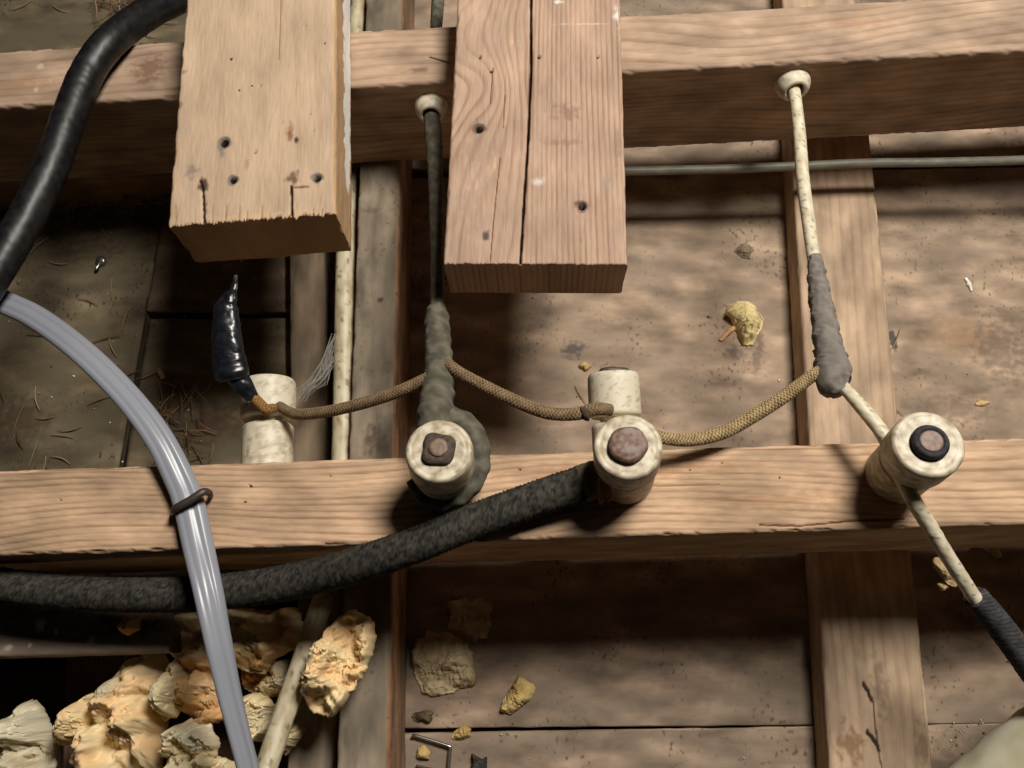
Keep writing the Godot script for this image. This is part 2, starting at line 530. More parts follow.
func lamp(at: Vector3, radius: float, energy: float):
	var n := base("hanging_lamp", at)
	tag(n, "round white globe lamp hung on a cord above the timbers", "lamp")
	var sm := SphereMesh.new(); sm.radius = radius; sm.height = radius * 2.0; sm.radial_segments = 48; sm.rings = 24
	var em := mat(C(250, 246, 238), 0.6)
	em.emission_enabled = true; em.emission = C(255, 246, 232); em.emission_energy_multiplier = 1.0
	var gl := part("globe", sm, em, n); gl.position = Vector3.ZERO
	var cm := CylinderMesh.new(); cm.top_radius = 0.004; cm.bottom_radius = 0.004; cm.height = 2.45 - at.y - radius; cm.radial_segments = 10; cm.rings = 1
	var co := part("cord", cm, mat(C(40, 40, 40), 0.6), n); co.position = Vector3(0, radius + cm.height * 0.5, 0)
	var l := OmniLight3D.new()
	l.name = "globe_light"
	l.light_size = radius
	l.light_energy = energy
	l.light_color = C(255, 248, 238)
	l.shadow_enabled = true
	l.omni_range = 12.0
	l.omni_attenuation = 2.0
	n.add_child(l)

func slab(called: String, lo: Vector3, hi: Vector3, m: Material, label: String) -> MeshInstance3D:
	var b := BoxMesh.new(); b.size = hi - lo
	var o := part(called, b, m)
	o.position = (lo + hi) * 0.5
	o.set_meta("kind", "structure"); o.set_meta("label", label)
	return o

func room():
	var nt := NoiseTexture2D.new()
	nt.width = 256; nt.height = 256; nt.seamless = true
	var nz := FastNoiseLite.new(); nz.seed = 5; nz.frequency = 0.03
	nt.noise = nz
	var ramp := Gradient.new()
	ramp.colors = PackedColorArray([C(34, 31, 28), C(44, 40, 36)])
	nt.color_ramp = ramp
	var m := mat(Color.WHITE, 0.9, 0.3)
	m.albedo_texture = nt; m.uv1_triplanar = true; m.uv1_scale = Vector3(1.2, 6.0, 1.2)
	slab("wall_back", Vector3(-3.1, -0.14, -3.1), Vector3(3.1, 2.55, -3.0), m, "dark brown attic wall beyond the timbers")
	slab("wall_front", Vector3(-3.1, -0.14, 3.5), Vector3(3.1, 2.55, 3.6), m, "dark brown attic wall behind the viewer")
	slab("wall_left", Vector3(-3.1, -0.14, -3.0), Vector3(-3.0, 2.55, 3.5), m, "dark brown attic wall on the left")
	slab("wall_right", Vector3(3.0, -0.14, -3.0), Vector3(3.1, 2.55, 3.5), m, "dark brown attic wall on the right")
	slab("ceiling", Vector3(-3.0, 2.45, -3.0), Vector3(3.0, 2.55, 3.5), mat(C(44, 43, 41), 0.9, 0.2), "dark grey underside of the attic roof")

var floor_node: MeshInstance3D

func plank(x0: Vector2, x1: Vector2, ya: float, yb: float, h: float, T: float, spec: Dictionary, parent: Node3D, called := "plank") -> Dictionary:
	# x0, x1: pixels of the two ends on the middle line; ya, yb: pixel rows of the edges there
	var a := P(x0.x, x0.y, h); var b := P(x1.x, x1.y, h)
	var xm := (x0.x + x1.x) * 0.5
	var W := absf(P(xm, yb, h).z - P(xm, ya, h).z)
	return timber(a, b, W, T, spec)

func finish(t: Dictionary, called: String, nu: int, nw: int, nt: int, parent: Node3D = null) -> MeshInstance3D:
	return part(called, timber_mesh(t, nu, nw, nt), wood_material(t), parent)

func boards():
	var m := mat(C(70, 56, 44), 0.95, 0.2)
	floor_node = slab("floor", Vector3(-3.0, -0.14, -3.0), Vector3(3.0, -0.10, 3.5), m, "dark floor of wide rough boards under the timbers")
	var brown := {"light": C(152, 132, 113), "dark": C(125, 106, 90), "period": 0.011, "contrast": 0.2, "warp": 0.02, "specks": 0.6, "dust": 0.5, "dust_color": C(130, 118, 103), "blotch": 0.26, "fibre": 0.12, "relief": 0.0004, "tw": 1600, "th": 480, "round": 0.001, "wear": 0.0008}
	# right of the joist: three wide boards running across
	var rows := [[722.0, 1010.0, 5.0], [475.0, 720.5, 1.0], [163.0, 473.5, 2.0], [-40.0, 161.5, 3.0]]
	for q in rows:
		var s := brown.duplicate(); s.seed = q[2] * 13.7
		if q[2] == 2.0:
			s.light = C(164, 143, 122); s.dark = C(138, 116, 97); s.dust_color = C(140, 125, 108)
		var ym: float = (q[0] + q[1]) * 0.5
		var t := plank(Vector2(330, ym + 4.0), Vector2(1250, ym - 7.5), q[0], q[1], FL, 0.02, s, floor_node)
		if q[2] == 2.0:
			stain(t, 573, 350, 14, 10, C(78, 74, 72), 0.75, 1.2)
			stain(t, 965, 335, 45, 24, C(158, 124, 92), 0.55, 1.2)
			stain(t, 1000, 350, 30, 40, C(102, 90, 78), 0.5, 1.4)
			stain(t, 755, 358, 7, 18, C(112, 98, 84), 0.6, 1.5)
			stain(t, 733, 352, 10, 7, C(96, 84, 74), 0.7, 1.4)
			stain(t, 950, 410, 50, 18, C(110, 96, 82), 0.45, 1.5)
			stain(t, 893, 340, 4, 12, C(70, 66, 70), 0.8, 0.6)
			stain(t, 760, 345, 5, 20, C(96, 82, 70), 0.5, 1.5)
		if q[2] == 1.0:
			stain(t, 700, 690, 60, 16, C(140, 116, 96), 0.4, 1.5)
		if q[2] == 5.0:
			stain(t, 975, 750, 40, 26, C(112, 98, 80), 0.6, 1.5)
			stain(t, 760, 750, 14, 22, C(150, 132, 116), 0.5, 1.5)
		finish(t, "plank", 60, 24, 3, floor_node)
	# left of the joist: dusty boards
	var grey := {"light": C(112, 100, 80), "dark": C(90, 78, 60), "period": 0.02, "contrast": 0.25, "warp": 0.03, "specks": 0.8, "dust": 0.9, "dust_color": C(104, 95, 76), "blotch": 0.3, "fibre": 0.1, "relief": 0.0005, "tw": 640, "th": 480, "round": 0.001, "wear": 0.001}
	var left := [[-120.0, 136.0, 165.0, 575.0, 1.0], [158.0, 352.0, 165.0, 309.0, 2.0], [127.8, 346.0, 311.5, 575.0, 3.0], [-120.0, 372.0, -60.0, 162.0, 4.0]]
	for q in left:
		var s := grey.duplicate(); s.seed = q[4] * 31.3
		if q[4] == 2.0:
			s.light = C(118, 98, 82); s.dark = C(96, 78, 64); s.dust = 0.5
		var ym: float = (q[2] + q[3]) * 0.5
		var t := plank(Vector2(q[0], ym), Vector2(q[1], ym), q[2], q[3], FL, 0.02, s, floor_node)
		if q[4] == 1.0:
			stain(t, 20, 420, 34, 26, C(80, 64, 48), 0.6, 1.5)
			stain(t, 60, 455, 30, 16, C(88, 78, 66), 0.5, 1.5)
			stain(t, 90, 250, 40, 16, C(72, 56, 42), 0.5, 1.5)
		if q[4] == 3.0:
			stain(t, 215, 425, 26, 22, C(96, 68, 54), 0.6, 1.2)
		finish(t, "plank", 40, 30, 3, floor_node)

func timbers():
	# joist on edge that carries the cross timbers
	var js := {"light": C(138, 126, 109), "dark": C(110, 98, 82), "specks": 0.5, "side_light": C(150, 112, 84), "side_dark": C(120, 84, 60), "period": 0.012, "contrast": 0.4, "warp": 0.02, "dust": 0.6, "dust_color": C(126, 115, 98), "blotch": 0.3, "seed": 3.1, "tw": 900, "th": 256, "relief": 0.0005}
	var jx := timber(P(387, -90, 0.05), P(360, 860, 0.05), 0.032, 0.07, js)
	stain(jx, 375, 440, 14, 16, C(92, 80, 68), 0.7, 1.5)
	stain(jx, 372, 210, 10, 6, C(100, 86, 70), 0.6, 1.5)
	stain(jx, 380, 300, 4, 4, C(60, 50, 42), 0.8, 0.8)
	tag(finish(jx, "floor_joist", 220, 14, 12), "grey dusty joist on edge with reddish brown side between the short timbers", "joist")
	# upright batten at the right
	var bs := {"light": C(184, 160, 135), "dark": C(150, 121, 98), "period": 0.007, "contrast": 0.5, "warp": 0.006, "dust": 0.2, "dust_color": C(150, 128, 104), "blotch": 0.16, "seed": 8.8, "tw": 1200, "th": 256}
	var bt := timber(P(816, -40, 0.01), P(889, 860, 0.01), 0.066, 0.03, bs)
	crack(bt, [[864, 684], [870, 694], [873, 702]], 5.0, 0.003, C(60, 46, 38))
	crack(bt, [[873, 700], [874, 716], [876, 730], [882, 768]], 2.0, 0.0012, C(88, 68, 54))
	crack(bt, [[868, 732], [876, 742], [880, 752]], 5.0, 0.003, C(52, 42, 36))
	stain(bt, 850, 745, 14, 22, C(120, 88, 62), 0.6, 1.4)
	stain(bt, 880, 690, 10, 30, C(112, 92, 74), 0.4, 1.5)
	stain(bt, 922, 745, 7, 28, C(118, 98, 80), 0.5, 1.3)
	tag(finish(bt, "wooden_batten", 240, 20, 6), "light brown flat batten lying upright in the photo behind the right-hand knob", "batten")
	# lower cross timber with the knobs
	var a := P(-60, 514, 0.14); var b := P(1330, 470.5, 0.14)
	var Wl := absf(P(512, 541, 0.14).z - P(512, 455, 0.14).z)
	var ls := {"light": C(198, 167, 137), "dark": C(144, 112, 85), "period": 0.0043, "contrast": 0.75, "warp": 0.012, "dust": 0.12, "dust_color": C(150, 124, 98), "blotch": 0.15, "seed": 1.7, "tw": 2048, "th": 560, "wear": 0.002, "relief": 0.00035}
	var lt := timber(a, b, Wl, 0.085, ls)
	for q in [[250, 486, 2.2], [245, 502, 1.8], [690, 470, 1.8], [722, 463, 1.6], [60, 500, 1.4], [520, 470, 1.6], [780, 478, 1.4], [330, 476, 1.3]]:
		nail_hole(lt, q[0], q[1], q[2], false)
	stain(lt, 620, 470, 150, 10, C(176, 128, 96), 0.35, 1.4)
	stain(lt, 780, 500, 80, 12, C(160, 116, 84), 0.3, 1.4)
	stain(lt, 540, 500, 40, 14, C(150, 126, 104), 0.3, 1.5)
	crack(lt, [[760, 525], [800, 526], [850, 521], [905, 519]], 2.4, 0.0012, C(96, 64, 44))
	crack(lt, [[628, 478], [640, 485], [660, 486], [720, 484]], 1.4, 0.0006, C(130, 90, 64))
	tag(finish(lt, "cross_timber", 740, 60, 24), "brown straight-grained timber across the photo with knobs nailed along it", "timber")
	# upper cross timber
	var Wu := absf(P(700, 66, 0.14).z - P(700, 10, 0.14).z)
	var us := {"light": C(172, 148, 127), "dark": C(132, 105, 84), "period": 0.0062, "contrast": 0.6, "warp": 0.014, "dust": 0.2, "dust_color": C(158, 132, 108), "blotch": 0.16, "seed": 5.2, "tw": 2048, "th": 420, "wear": 0.002, "relief": 0.0003}
	var ut := timber(P(-80, 83, 0.14), P(1350, 2.5, 0.14), Wu, 0.09, us)
	stain(ut, 150, 70, 18, 20, C(112, 80, 62), 0.6, 1.3)
	stain(ut, 25, 85, 40, 12, C(170, 130, 100), 0.4, 1.4)
	stain(ut, 40, 66, 4, 4, C(206, 186, 166), 0.8, 0.6)
	stain(ut, 750, 30, 9, 6, C(204, 176, 150), 0.6, 0.9)
	stain(ut, 36, 90, 2.5, 4, C(206, 186, 166), 0.7, 0.6)
	stain(ut, 860, 22, 50, 8, C(170, 130, 102), 0.4, 1.4)
	stain(ut, 420, 70, 16, 4, C(110, 92, 80), 0.7, 1.2)
	crack(ut, [[430, 57], [440, 60], [450, 63]], 2.0, 0.001)
	tag(finish(ut, "cross_timber", 600, 40, 24), "brown timber crossing the top of the photo under the two short timbers", "timber")
	# short timber, left
	var h1 := 0.1864
	var w1 := P(335, 217, h1).distance_to(P(168, 222, h1))
	var s1 := {"light": C(194, 169, 143), "dark": C(170, 142, 114), "period": 0.013, "contrast": 0.35, "warp": 0.006, "blotch": 0.06, "seed": 12.0, "tw": 900, "th": 800, "ragged_end": 0.0028, "relief": 0.00025, "fibre": 0.2, "side_light": C(186, 154, 118), "side_dark": C(168, 126, 86), "round": 0.0014}
	var t1 := timber(P(264, -70, h1), P(251.5, 219.5, h1), w1, 0.0463, s1)
	for q in [[224, 143, 7.0], [233, 180, 5.5], [317, 178, 5.5]]:
		nail_hole(t1, q[0], q[1], q[2], true, C(112, 104, 100))
	for q in [[255, 152, 2.6], [231, 59, 2.2], [252, 86, 1.5], [260, 86, 1.5], [282, 122, 1.6], [310, 114, 1.8], [314, 130, 1.5], [325, 43, 1.6], [305, 27, 1.8], [239, 90, 1.6]]:
		nail_hole(t1, q[0], q[1], q[2], false)
	stain(t1, 192, 172, 8, 10, C(122, 112, 106), 0.6, 1.2)
	stain(t1, 203, 185, 7, 9, C(70, 56, 46), 0.85, 1.0)
	stain(t1, 206, 205, 3, 10, C(120, 86, 58), 0.7, 1.2)
	stain(t1, 293, 178, 8, 9, C(96, 72, 56), 0.75, 1.3)
	stain(t1, 290, 133, 5, 12, C(120, 80, 52), 0.7, 1.0)
	stain(t1, 296, 140, 2.5, 5, C(50, 32, 24), 0.8, 0.8)
	stain(t1, 221, 153, 4, 8, C(128, 118, 110), 0.6, 1.2)
	stain(t1, 247, 165, 4, 6, C(164, 132, 106), 0.6, 1.2)
	stain(t1, 300, 187, 9, 2, C(90, 60, 42), 0.7, 1.0)
	stain(t1, 184, 72, 3, 4, C(120, 100, 80), 0.6, 1.0); stain(t1, 180, 105, 3, 6, C(120, 100, 80), 0.6, 1.0)
	stain(t1, 270, 215, 60, 4, C(222, 184, 140), 0.4, 1.6)
	crack(t1, [[200, 180], [203, 190], [204, 224]], 3.0, 0.003)
	crack(t1, [[291, 186], [292, 225]], 3.0, 0.004)
	crack(t1, [[281, 0], [279, 60]], 1.2, 0.0005, C(150, 116, 86))
	for x in [176, 213, 226, 240, 247, 262, 270, 306, 313, 322]:
		crack(t1, [[x, 212 - (x * 7) % 9], [x - 0.5, 226]], 1.1, 0.0006, C(150, 112, 80))
	# white paint along the right flank and edge
	for i in 60:
		var f := i / 60.0
		var u: float = uw(t1, 336, lerpf(-60, 158, f)).x
		var rw := lerpf(0.009, 0.004, pow(f, 2.0)) * (0.7 + 0.6 * absf(N1.get_noise_1d(i * 0.37)))
		dab(t1, u, t1.Pm - 0.034, 0.006, rw * 1.7, C(240, 237, 230), 0.95, 0.55)
	tag(finish(t1, "short_timber", 200, 130, 18), "pale tan sawn-off timber with ragged end and white paint down its right edge", "timber")
	# short timber, right
	h1 = 0.1782
	var w2 := P(627, 263, h1).distance_to(P(443, 265, h1))
	var s2 := {"light": C(184, 156, 135), "dark": C(138, 105, 85), "period": 0.0031, "contrast": 0.75, "warp": 0.003, "blotch": 0.09, "seed": 19.0, "mode": 1, "tw": 960, "th": 860, "ragged_end": 0.0008, "relief": 0.0003, "dust": 0.1, "dust_color": C(160, 140, 126), "round": 0.0014}
	var t2 := timber(P(539.5, -70, h1), P(535, 264, h1), w2, 0.0381, s2)
	for q in [[479, 129, 6.0], [582, 206, 6.5]]:
		nail_hole(t2, q[0], q[1], q[2], true, C(92, 78, 70))
	for q in [[480, 57, 3.0], [539, 57, 3.4], [598, 57, 2.6], [491, 72, 3.0], [581, 241, 1.6], [523, 236, 2.0]]:
		nail_hole(t2, q[0], q[1], q[2], false)
	stain(t2, 539, 182, 7, 7, C(216, 208, 200), 0.9, 0.7)
	stain(t2, 607, 181, 6, 5, C(150, 146, 138), 0.7, 1.0)
	stain(t2, 486, 236, 4, 8, C(66, 62, 62), 0.8, 0.8)
	stain(t2, 566, 112, 16, 10, C(140, 110, 94), 0.6, 1.6); stain(t2, 560, 142, 24, 5, C(142, 112, 94), 0.5, 1.6)
	stain(t2, 570, 214, 22, 14, C(168, 142, 126), 0.6, 1.5)
	stain(t2, 470, 200, 14, 40, C(160, 138, 124), 0.45, 1.6)
	stain(t2, 480, 150, 24, 16, C(160, 132, 116), 0.4, 1.6)
	stain(t2, 617, 150, 4, 26, C(140, 124, 108), 0.5, 1.5)
	stain(t2, 617, 16, 4, 14, C(226, 222, 214), 0.9, 1.2); stain(t2, 558, 2, 6, 3, C(226, 222, 214), 0.9, 1.2)
	stain(t2, 585, 24, 36, 1.2, C(224, 196, 172), 0.6, 0.9)
	for q in [[505, 120], [495, 165], [512, 40], [453, 128]]:
		stain(t2, q[0], q[1], 2, 12, C(222, 180, 136), 0.6, 1.1)
	crack(t2, [[531, -20], [531, 70], [528, 140], [524, 200], [520, 266]], 3.2, 0.006, C(40, 26, 18))
	crack(t2, [[493, 68], [490, 104]], 1.5, 0.001, C(116, 78, 58))
	crack(t2, [[500, 158], [495, 205], [490, 262]], 1.5, 0.001, C(112, 76, 56))
	crack(t2, [[505, 95], [503, 128]], 1.3, 0.0008, C(110, 74, 54))
	tag(finish(t2, "short_timber", 230, 140, 18), "reddish brown sawn-off timber with wavy grain and a long split down its face", "timber")
	# thin ledge at the left under the upper timber
	var gs := {"light": C(150, 122, 90), "dark": C(116, 90, 64), "period": 0.006, "contrast": 0.5, "warp": 0.01, "dust": 0.3, "blotch": 0.2, "seed": 41.0, "tw": 400, "th": 128}
	var lg := timber(P(-60, 165, 0.045), P(172, 154, 0.045), 0.010, 0.065, gs)
	tag(finish(lg, "wooden_strip", 60, 4, 8), "thin pale strip of wood under the upper timber left of the pale timber", "strip")
	# batten in the shade behind the white tube
	var hs := {"light": C(140, 122, 100), "dark": C(114, 97, 78), "period": 0.008, "contrast": 0.4, "warp": 0.01, "dust": 0.5, "blotch": 0.25, "seed": 51.0, "tw": 400, "th": 128}
	var hb := timber(P(306, 180, -0.006), P(311, 555, -0.006), 0.03, 0.014, hs)
	tag(finish(hb, "wooden_batten", 60, 8, 3), "narrow shaded batten lying beside the white tube behind the left knob", "batten")
	# lower left corner
	var ps := {"light": C(140, 124, 108), "dark": C(112, 96, 82), "period": 0.008, "contrast": 0.3, "warp": 0.01, "dust": 0.5, "dust_color": C(136, 124, 110), "blotch": 0.25, "seed": 61.0, "tw": 512, "th": 256}
	var pl := timber(P(-70, 630, 0.072), P(172, 622, 0.072), 0.036, 0.02, ps)
	for q in [[40, 626, 7], [57, 632, 4], [92, 640, 5], [8, 648, 5], [30, 646, 3]]:
		stain(pl, q[0], q[1], q[2], q[2], C(214, 206, 194), 0.85, 1.2)
	stain(pl, 130, 622, 40, 20, C(88, 60, 42), 0.7, 0.9)
	tag(finish(pl, "paint_spotted_board", 80, 20, 6), "grey board with white paint drips above the insulation heap at lower left", "board")
	var vs := {"light": C(138, 112, 92), "dark": C(96, 74, 60), "period": 0.0036, "contrast": 0.8, "warp": 0.003, "blotch": 0.15, "seed": 71.0, "tw": 256, "th": 256}
	var vp := timber(P(98, 570, -0.035), P(92, 830, -0.035), 0.046, 0.0398, vs)
	tag(finish(vp, "wooden_block", 40, 16, 4), "ribbed brown block behind the insulation heap", "block")
	var gv := {"light": C(146, 132, 114), "dark": C(112, 98, 82), "period": 0.005, "contrast": 0.5, "warp": 0.004, "dust": 0.4, "dust_color": C(150, 140, 126), "blotch": 0.2, "seed": 81.0, "tw": 300, "th": 200}
	var gp := timber(P(322, 570, 0.02), P(308, 840, 0.02), 0.032, 0.12, gv)
	tag(finish(gp, "wooden_board", 50, 12, 4), "weathered grey board beside the joist at the foot of the photo", "board")
	var dv := {"light": C(112, 84, 62), "dark": C(84, 60, 44), "period": 0.006, "contrast": 0.5, "warp": 0.004, "dust": 0.2, "blotch": 0.2, "seed": 91.0, "tw": 300, "th": 200}
	var dp := timber(P(-80, 735, -0.075), P(330, 728, -0.075), 0.09, 0.025, dv)
	tag(finish(dp, "wooden_board", 50, 12, 4), "dark brown board lying low under the insulation heap", "board")

func insulators():
	var mats := {}
	mats.porcelain = mat(Color.WHITE, 0.5, 0.5, true)
	mats.leather = mat(Color.WHITE, 0.75, 0.3, true)
	mats.rust = mat(Color.WHITE, 0.55, 0.5, true)
	knob("cream porcelain knob with square dark washer and a dusty cable around it", P(446, 484, 0.14), P(439, 450, 0.195), 0.0178, 3.0, 0.46, 1, mats)
	knob("cream porcelain knob with big rusty nail head at the black cable end", P(625, 476, 0.14), P(628, 446, 0.195), 0.0180, 17.0, 0.44, 2, mats)
	knob("cream porcelain knob with black ring washer, the knob furthest right", P(895, 475, 0.14), P(929, 443.5, 0.195), 0.0182, 29.0, 0.42, 3, mats)
	# knobs on the far flank of the lower timber
	var k4 := knob("white porcelain knob with the black taped wire end hanging from it", P(267, 482, 0.105), P(269, 381, 0.108), 0.0172, 43.0, 0.05, 0, mats)
	var kb := P(619, 486, 0.105); var kt := P(613, 374, 0.117)
	var k5 := knob("chipped white porcelain knob partly hidden behind the rusty nailed knob", kb, kt, 0.0163, 57.0, -0.1, 0, mats)
	var ax := (kt - kb).normalized()
	part("nail_head", lathe(kt, ax, dense([[-0.001, 0.001], [-0.001, 0.0095], [0.0015, 0.0102], [0.003, 0.009], [0.0034, 0.0]], 0.001), 28, func(_t, g): return 1.0 + 0.08 * sin(3.0 * g), spotted(L(70, 62, 56), L(98, 86, 78), 300.0)), mats.rust, k5.get_node("knob_cap"))
	# tubes through the upper timber
	for q in [[Vector3(793, 84, 0.121), "white porcelain tube end that the white wire leaves, upper right", 0.0125, 3.0], [Vector3(431, 108, 0.118), "white porcelain tube end beside the right short timber with dusty cable", 0.0118, 9.0]]:
		var c: Vector3 = P(q[0].x, q[0].y, q[0].z)
		var d := Vector3(0.06, 0.25, 1.0).normalized()
		var R: float = q[2]
		var n := base("insulator_tube", c)
		tag(n, q[1], "insulator", "porcelain tubes in the upper timber")
		part("tube_head", lathe(c - d * 0.012, d, dense([[0.0, R * 0.8], [0.004, R * 0.97], [0.009, R], [0.014, R * 0.95], [0.018, R * 0.82], [0.0205, R * 0.66], [0.0205, R * 0.52], [0.017, R * 0.46], [0.0, R * 0.44]]), 40, even, porcelain(q[3], 0.12)), mats.porcelain, n)

func wires():
	var cloth := mat(Color.WHITE, 0.95, 0.2, true)
	var plastic := mat(Color.WHITE, 0.5, 0.5, true)
	var rubber := mat(Color.WHITE, 0.45, 0.5, true)
	var tape := mat(Color.WHITE, 0.28, 0.55, true)
	# --- white wire with its taped splice, from the tube down past the right knob
	var ww := base("white_wire", P(793, 88, 0.121))
	tag(ww, "white wire running down from the upper right tube past the right knob", "wire")
	var wcol := func(s, a, _r):
		var c: Color = L(226, 217, 192).lerp(L(186, 170, 134), clampf(0.3 + NF.get_noise_3d(s * 90.0, cos(a), sin(a)), 0, 0.8))
		return c.lerp(L(84, 68, 46), sstep(0.45, 0.7, N1.get_noise_3d(s * 330.0, cos(a) * 1.6, sin(a) * 1.6)) * 0.7)
	part("wire", sweep([[790, 72, 0.112, 11], [794, 90, 0.122, 12], [799, 130, 0.127, 12.5], [803, 180, 0.133, 13], [809, 225, 0.139, 13], [815, 268, 0.146, 13]], 16, 0.0015, round_ring(0.0002), wcol), plastic, ww)
	var tcol := func(s, a, _r):
		return L(134, 128, 120).lerp(L(108, 102, 95), clampf(0.4 + 1.2 * NF.get_noise_3d(s * 140.0, cos(a), sin(a) * 2.0), 0, 1))
	var twrap := func(s, a, r):
		var k := fposmod(s * 62.0 + a / TAU + 0.5 * N1.get_noise_1d(s * 60.0), 1.0)
		return Vector2(cos(a), sin(a)) * (r * (0.90 + 0.17 * k) + 0.0009 * NF.get_noise_3d(s * 160.0, cos(a) * 1.5, sin(a) * 1.5))
	part("tape_wrap", sweep([[814.5, 257, 0.1455, 13.5], [818, 285, 0.149, 20], [823, 315, 0.154, 24], [829, 350, 0.160, 29], [832, 366, 0.162, 35], [833, 382, 0.164, 34], [840, 393, 0.166, 19]], 28, 0.0008, twrap, tcol), cloth, ww)
	part("wire", sweep([[836, 380, 0.165, 12], [848, 392, 0.168, 13], [864, 410, 0.171, 14], [880, 430, 0.172, 14.5], [889, 446, 0.171, 14]], 16, 0.0015, round_ring(0.0003), wcol), plastic, ww)
	part("wire", sweep([[896, 470, 0.171, 13], [905, 484, 0.171, 15.5], [915, 503, 0.168, 15.5], [930, 527, 0.160, 15.5], [950, 560, 0.149, 15], [978, 603, 0.134, 14]], 16, 0.0015, round_ring(0.0003), wcol), plastic, ww)
	var weave := func(s, a, r): return Vector2(cos(a), sin(a)) * (r * (0.95 + 0.07 * braid(s * 1.4, a * 2.0, r)))
	var wvcol := func(s, a, r): return L(52, 52, 54).lerp(L(92, 90, 90), clampf(braid(s * 1.4, a * 2.0, r) * 0.7 + 0.5 * NF.get_noise_2d(s * 90.0, a), 0, 1))
	part("loom_sleeve", sweep([[976, 597, 0.135, 25], [992, 616, 0.128, 26], [1012, 642, 0.119, 27], [1050, 695, 0.104, 28]], 32, 0.0009, weave, wvcol), cloth, ww)
	for q in [[[[962, 600], [968, 590], [980, 586], [986, 592], [978, 602], [970, 606]], 0.130, 0.008, 3.0], [[[930, 562], [935, 552], [946, 566], [960, 584], [954, 590], [944, 580]], 0.120, 0.004, 7.0], [[[936, 584], [944, 580], [950, 588], [942, 592]], 0.115, 0.003, 8.0]]:
		part("frayed_cloth", lump_mesh(q[0], q[1], q[2], q[3], L(196, 170, 130), L(120, 96, 68), 1.2, 48, 16), cloth, ww)
	# --- braided wires
	var bcol := func(s, a, r):
		var q := braid(s, a, r)
		return L(84, 64, 44).lerp(L(196, 172, 128), clampf(q * 1.15 - 0.1 + 0.35 * NF.get_noise_2d(s * 120.0, a), 0, 1))
	var bcol2 := func(s, a, r):
		var q := braid(s, a, r)
		return L(78, 64, 50).lerp(L(156, 132, 100), clampf(q * 1.1 - 0.1 + 0.4 * NF.get_noise_2d(s * 120.0, a), 0, 1))
	var w1 := part("braided_wire", sweep([[650, 432, 0.166, 11], [664, 438, 0.163, 12.5], [690, 440, 0.157, 13], [722, 433, 0.154, 13.5], [752, 417, 0.155, 13.5], [785, 396, 0.159, 13.5], [812, 376, 0.163, 13], [828, 368, 0.163, 12]], 54, 0.0003, braid_ring, bcol), cloth)
	tag(w1, "light tan braided wire from the rusty nailed knob to the taped splice", "wire")
	var w2 := part("braided_wire", sweep([[446, 362, 0.160, 11], [460, 373, 0.163, 12], [490, 389, 0.163, 12.5], [520, 403, 0.162, 13], [548, 413, 0.162, 13], [575, 414, 0.162, 13], [596, 409, 0.160, 13], [611, 410, 0.156, 12]], 54, 0.0003, braid_ring, bcol2), cloth)
	tag(w2, "brown braided wire sagging right from the dusty cable to the chipped knob", "wire")
	var fz := lump_mesh([[579, 408], [590, 405], [592, 415], [588, 422], [581, 418]], 0.162, 0.006, 4.0, L(96, 84, 70), L(70, 60, 50), 1.4, 40, 14)
	part("frayed_cloth", fz, cloth, w2)
	var w3 := part("braided_wire", sweep([[279, 406, 0.120, 10], [296, 414, 0.128, 11], [325, 412, 0.137, 11.5], [360, 404, 0.147, 12], [395, 393, 0.156, 12], [428, 378, 0.161, 12]], 54, 0.0003, braid_ring, bcol2), cloth)
	tag(w3, "brown braided wire crossing the white tube from the taped end knob", "wire")
	# --- dusty taped cable that winds round the first knob
	var dc := base("dusty_cable", P(436, 380, 0.16))
	tag(dc, "dust-grey wrapped cable running down beside the split timber and around a knob", "cable")
	var dcol := func(s, a, _r):
		return L(82, 79, 69).lerp(L(118, 113, 99), clampf(0.35 + 1.1 * NF.get_noise_3d(s * 130.0, cos(a), sin(a)), 0, 1))
	var dring := func(s, a, r):
		var k := 0.5 + 0.5 * sin(TAU * (s * 105.0) + a)
		return Vector2(cos(a), sin(a)) * (r * (0.93 + 0.09 * k) + 0.0007 * NF.get_noise_3d(s * 260.0, cos(a) * 2.0, sin(a) * 2.0))
	part("upper_run", sweep([[430, 102, 0.112, 14], [433, 130, 0.120, 17], [436, 190, 0.128, 15], [437, 260, 0.136, 13], [437, 318, 0.145, 15]], 20, 0.001, round_ring(0.0006, 90.0), dcol), cloth, dc)
	part("tape_wrap", sweep([[437, 308, 0.144, 18], [437, 318, 0.146, 25], [438, 345, 0.151, 27], [439, 372, 0.156, 30], [437, 395, 0.161, 35], [435, 415, 0.165, 36], [434, 432, 0.165, 34]], 32, 0.0008, dring, dcol), cloth, dc)
	part("knob_turn", sweep([[450, 416, 0.163, 22], [468, 427, 0.163, 25], [477, 448, 0.162, 27], [475, 472, 0.160, 27], [462, 491, 0.158, 26], [442, 499, 0.157, 25], [424, 493, 0.158, 22], [414, 478, 0.160, 17]], 28, 0.0008, dring, dcol), cloth, dc)
	part("upper_run", sweep([[440, -30, 0.09, 15], [438, 0, 0.10, 13], [436, 30, 0.108, 12]], 16, 0.001, round_ring(0.0003), dcol), cloth, dc)
	# --- black taped wire end
	var te := base("taped_wire_end", P(235, 330, 0.13))
	tag(te, "wire end wrapped in shiny black tape standing above the white left knob", "wire")
	var bt := func(s, a, _r): return L(20, 21, 26).lerp(L(34, 36, 42), clampf(0.5 + NF.get_noise_3d(s * 200.0, cos(a), sin(a)), 0, 1))
	var tring := func(s, a, r):
		var k := fposmod(s * 70.0 + a / TAU, 1.0)
		return Vector2(cos(a) * r, sin(a) * r * 0.6) * (0.97 + 0.05 * k) + Vector2(0, 0.0007) * NF.get_noise_3d(s * 150.0, cos(a) * 1.5, sin(a) * 1.5)
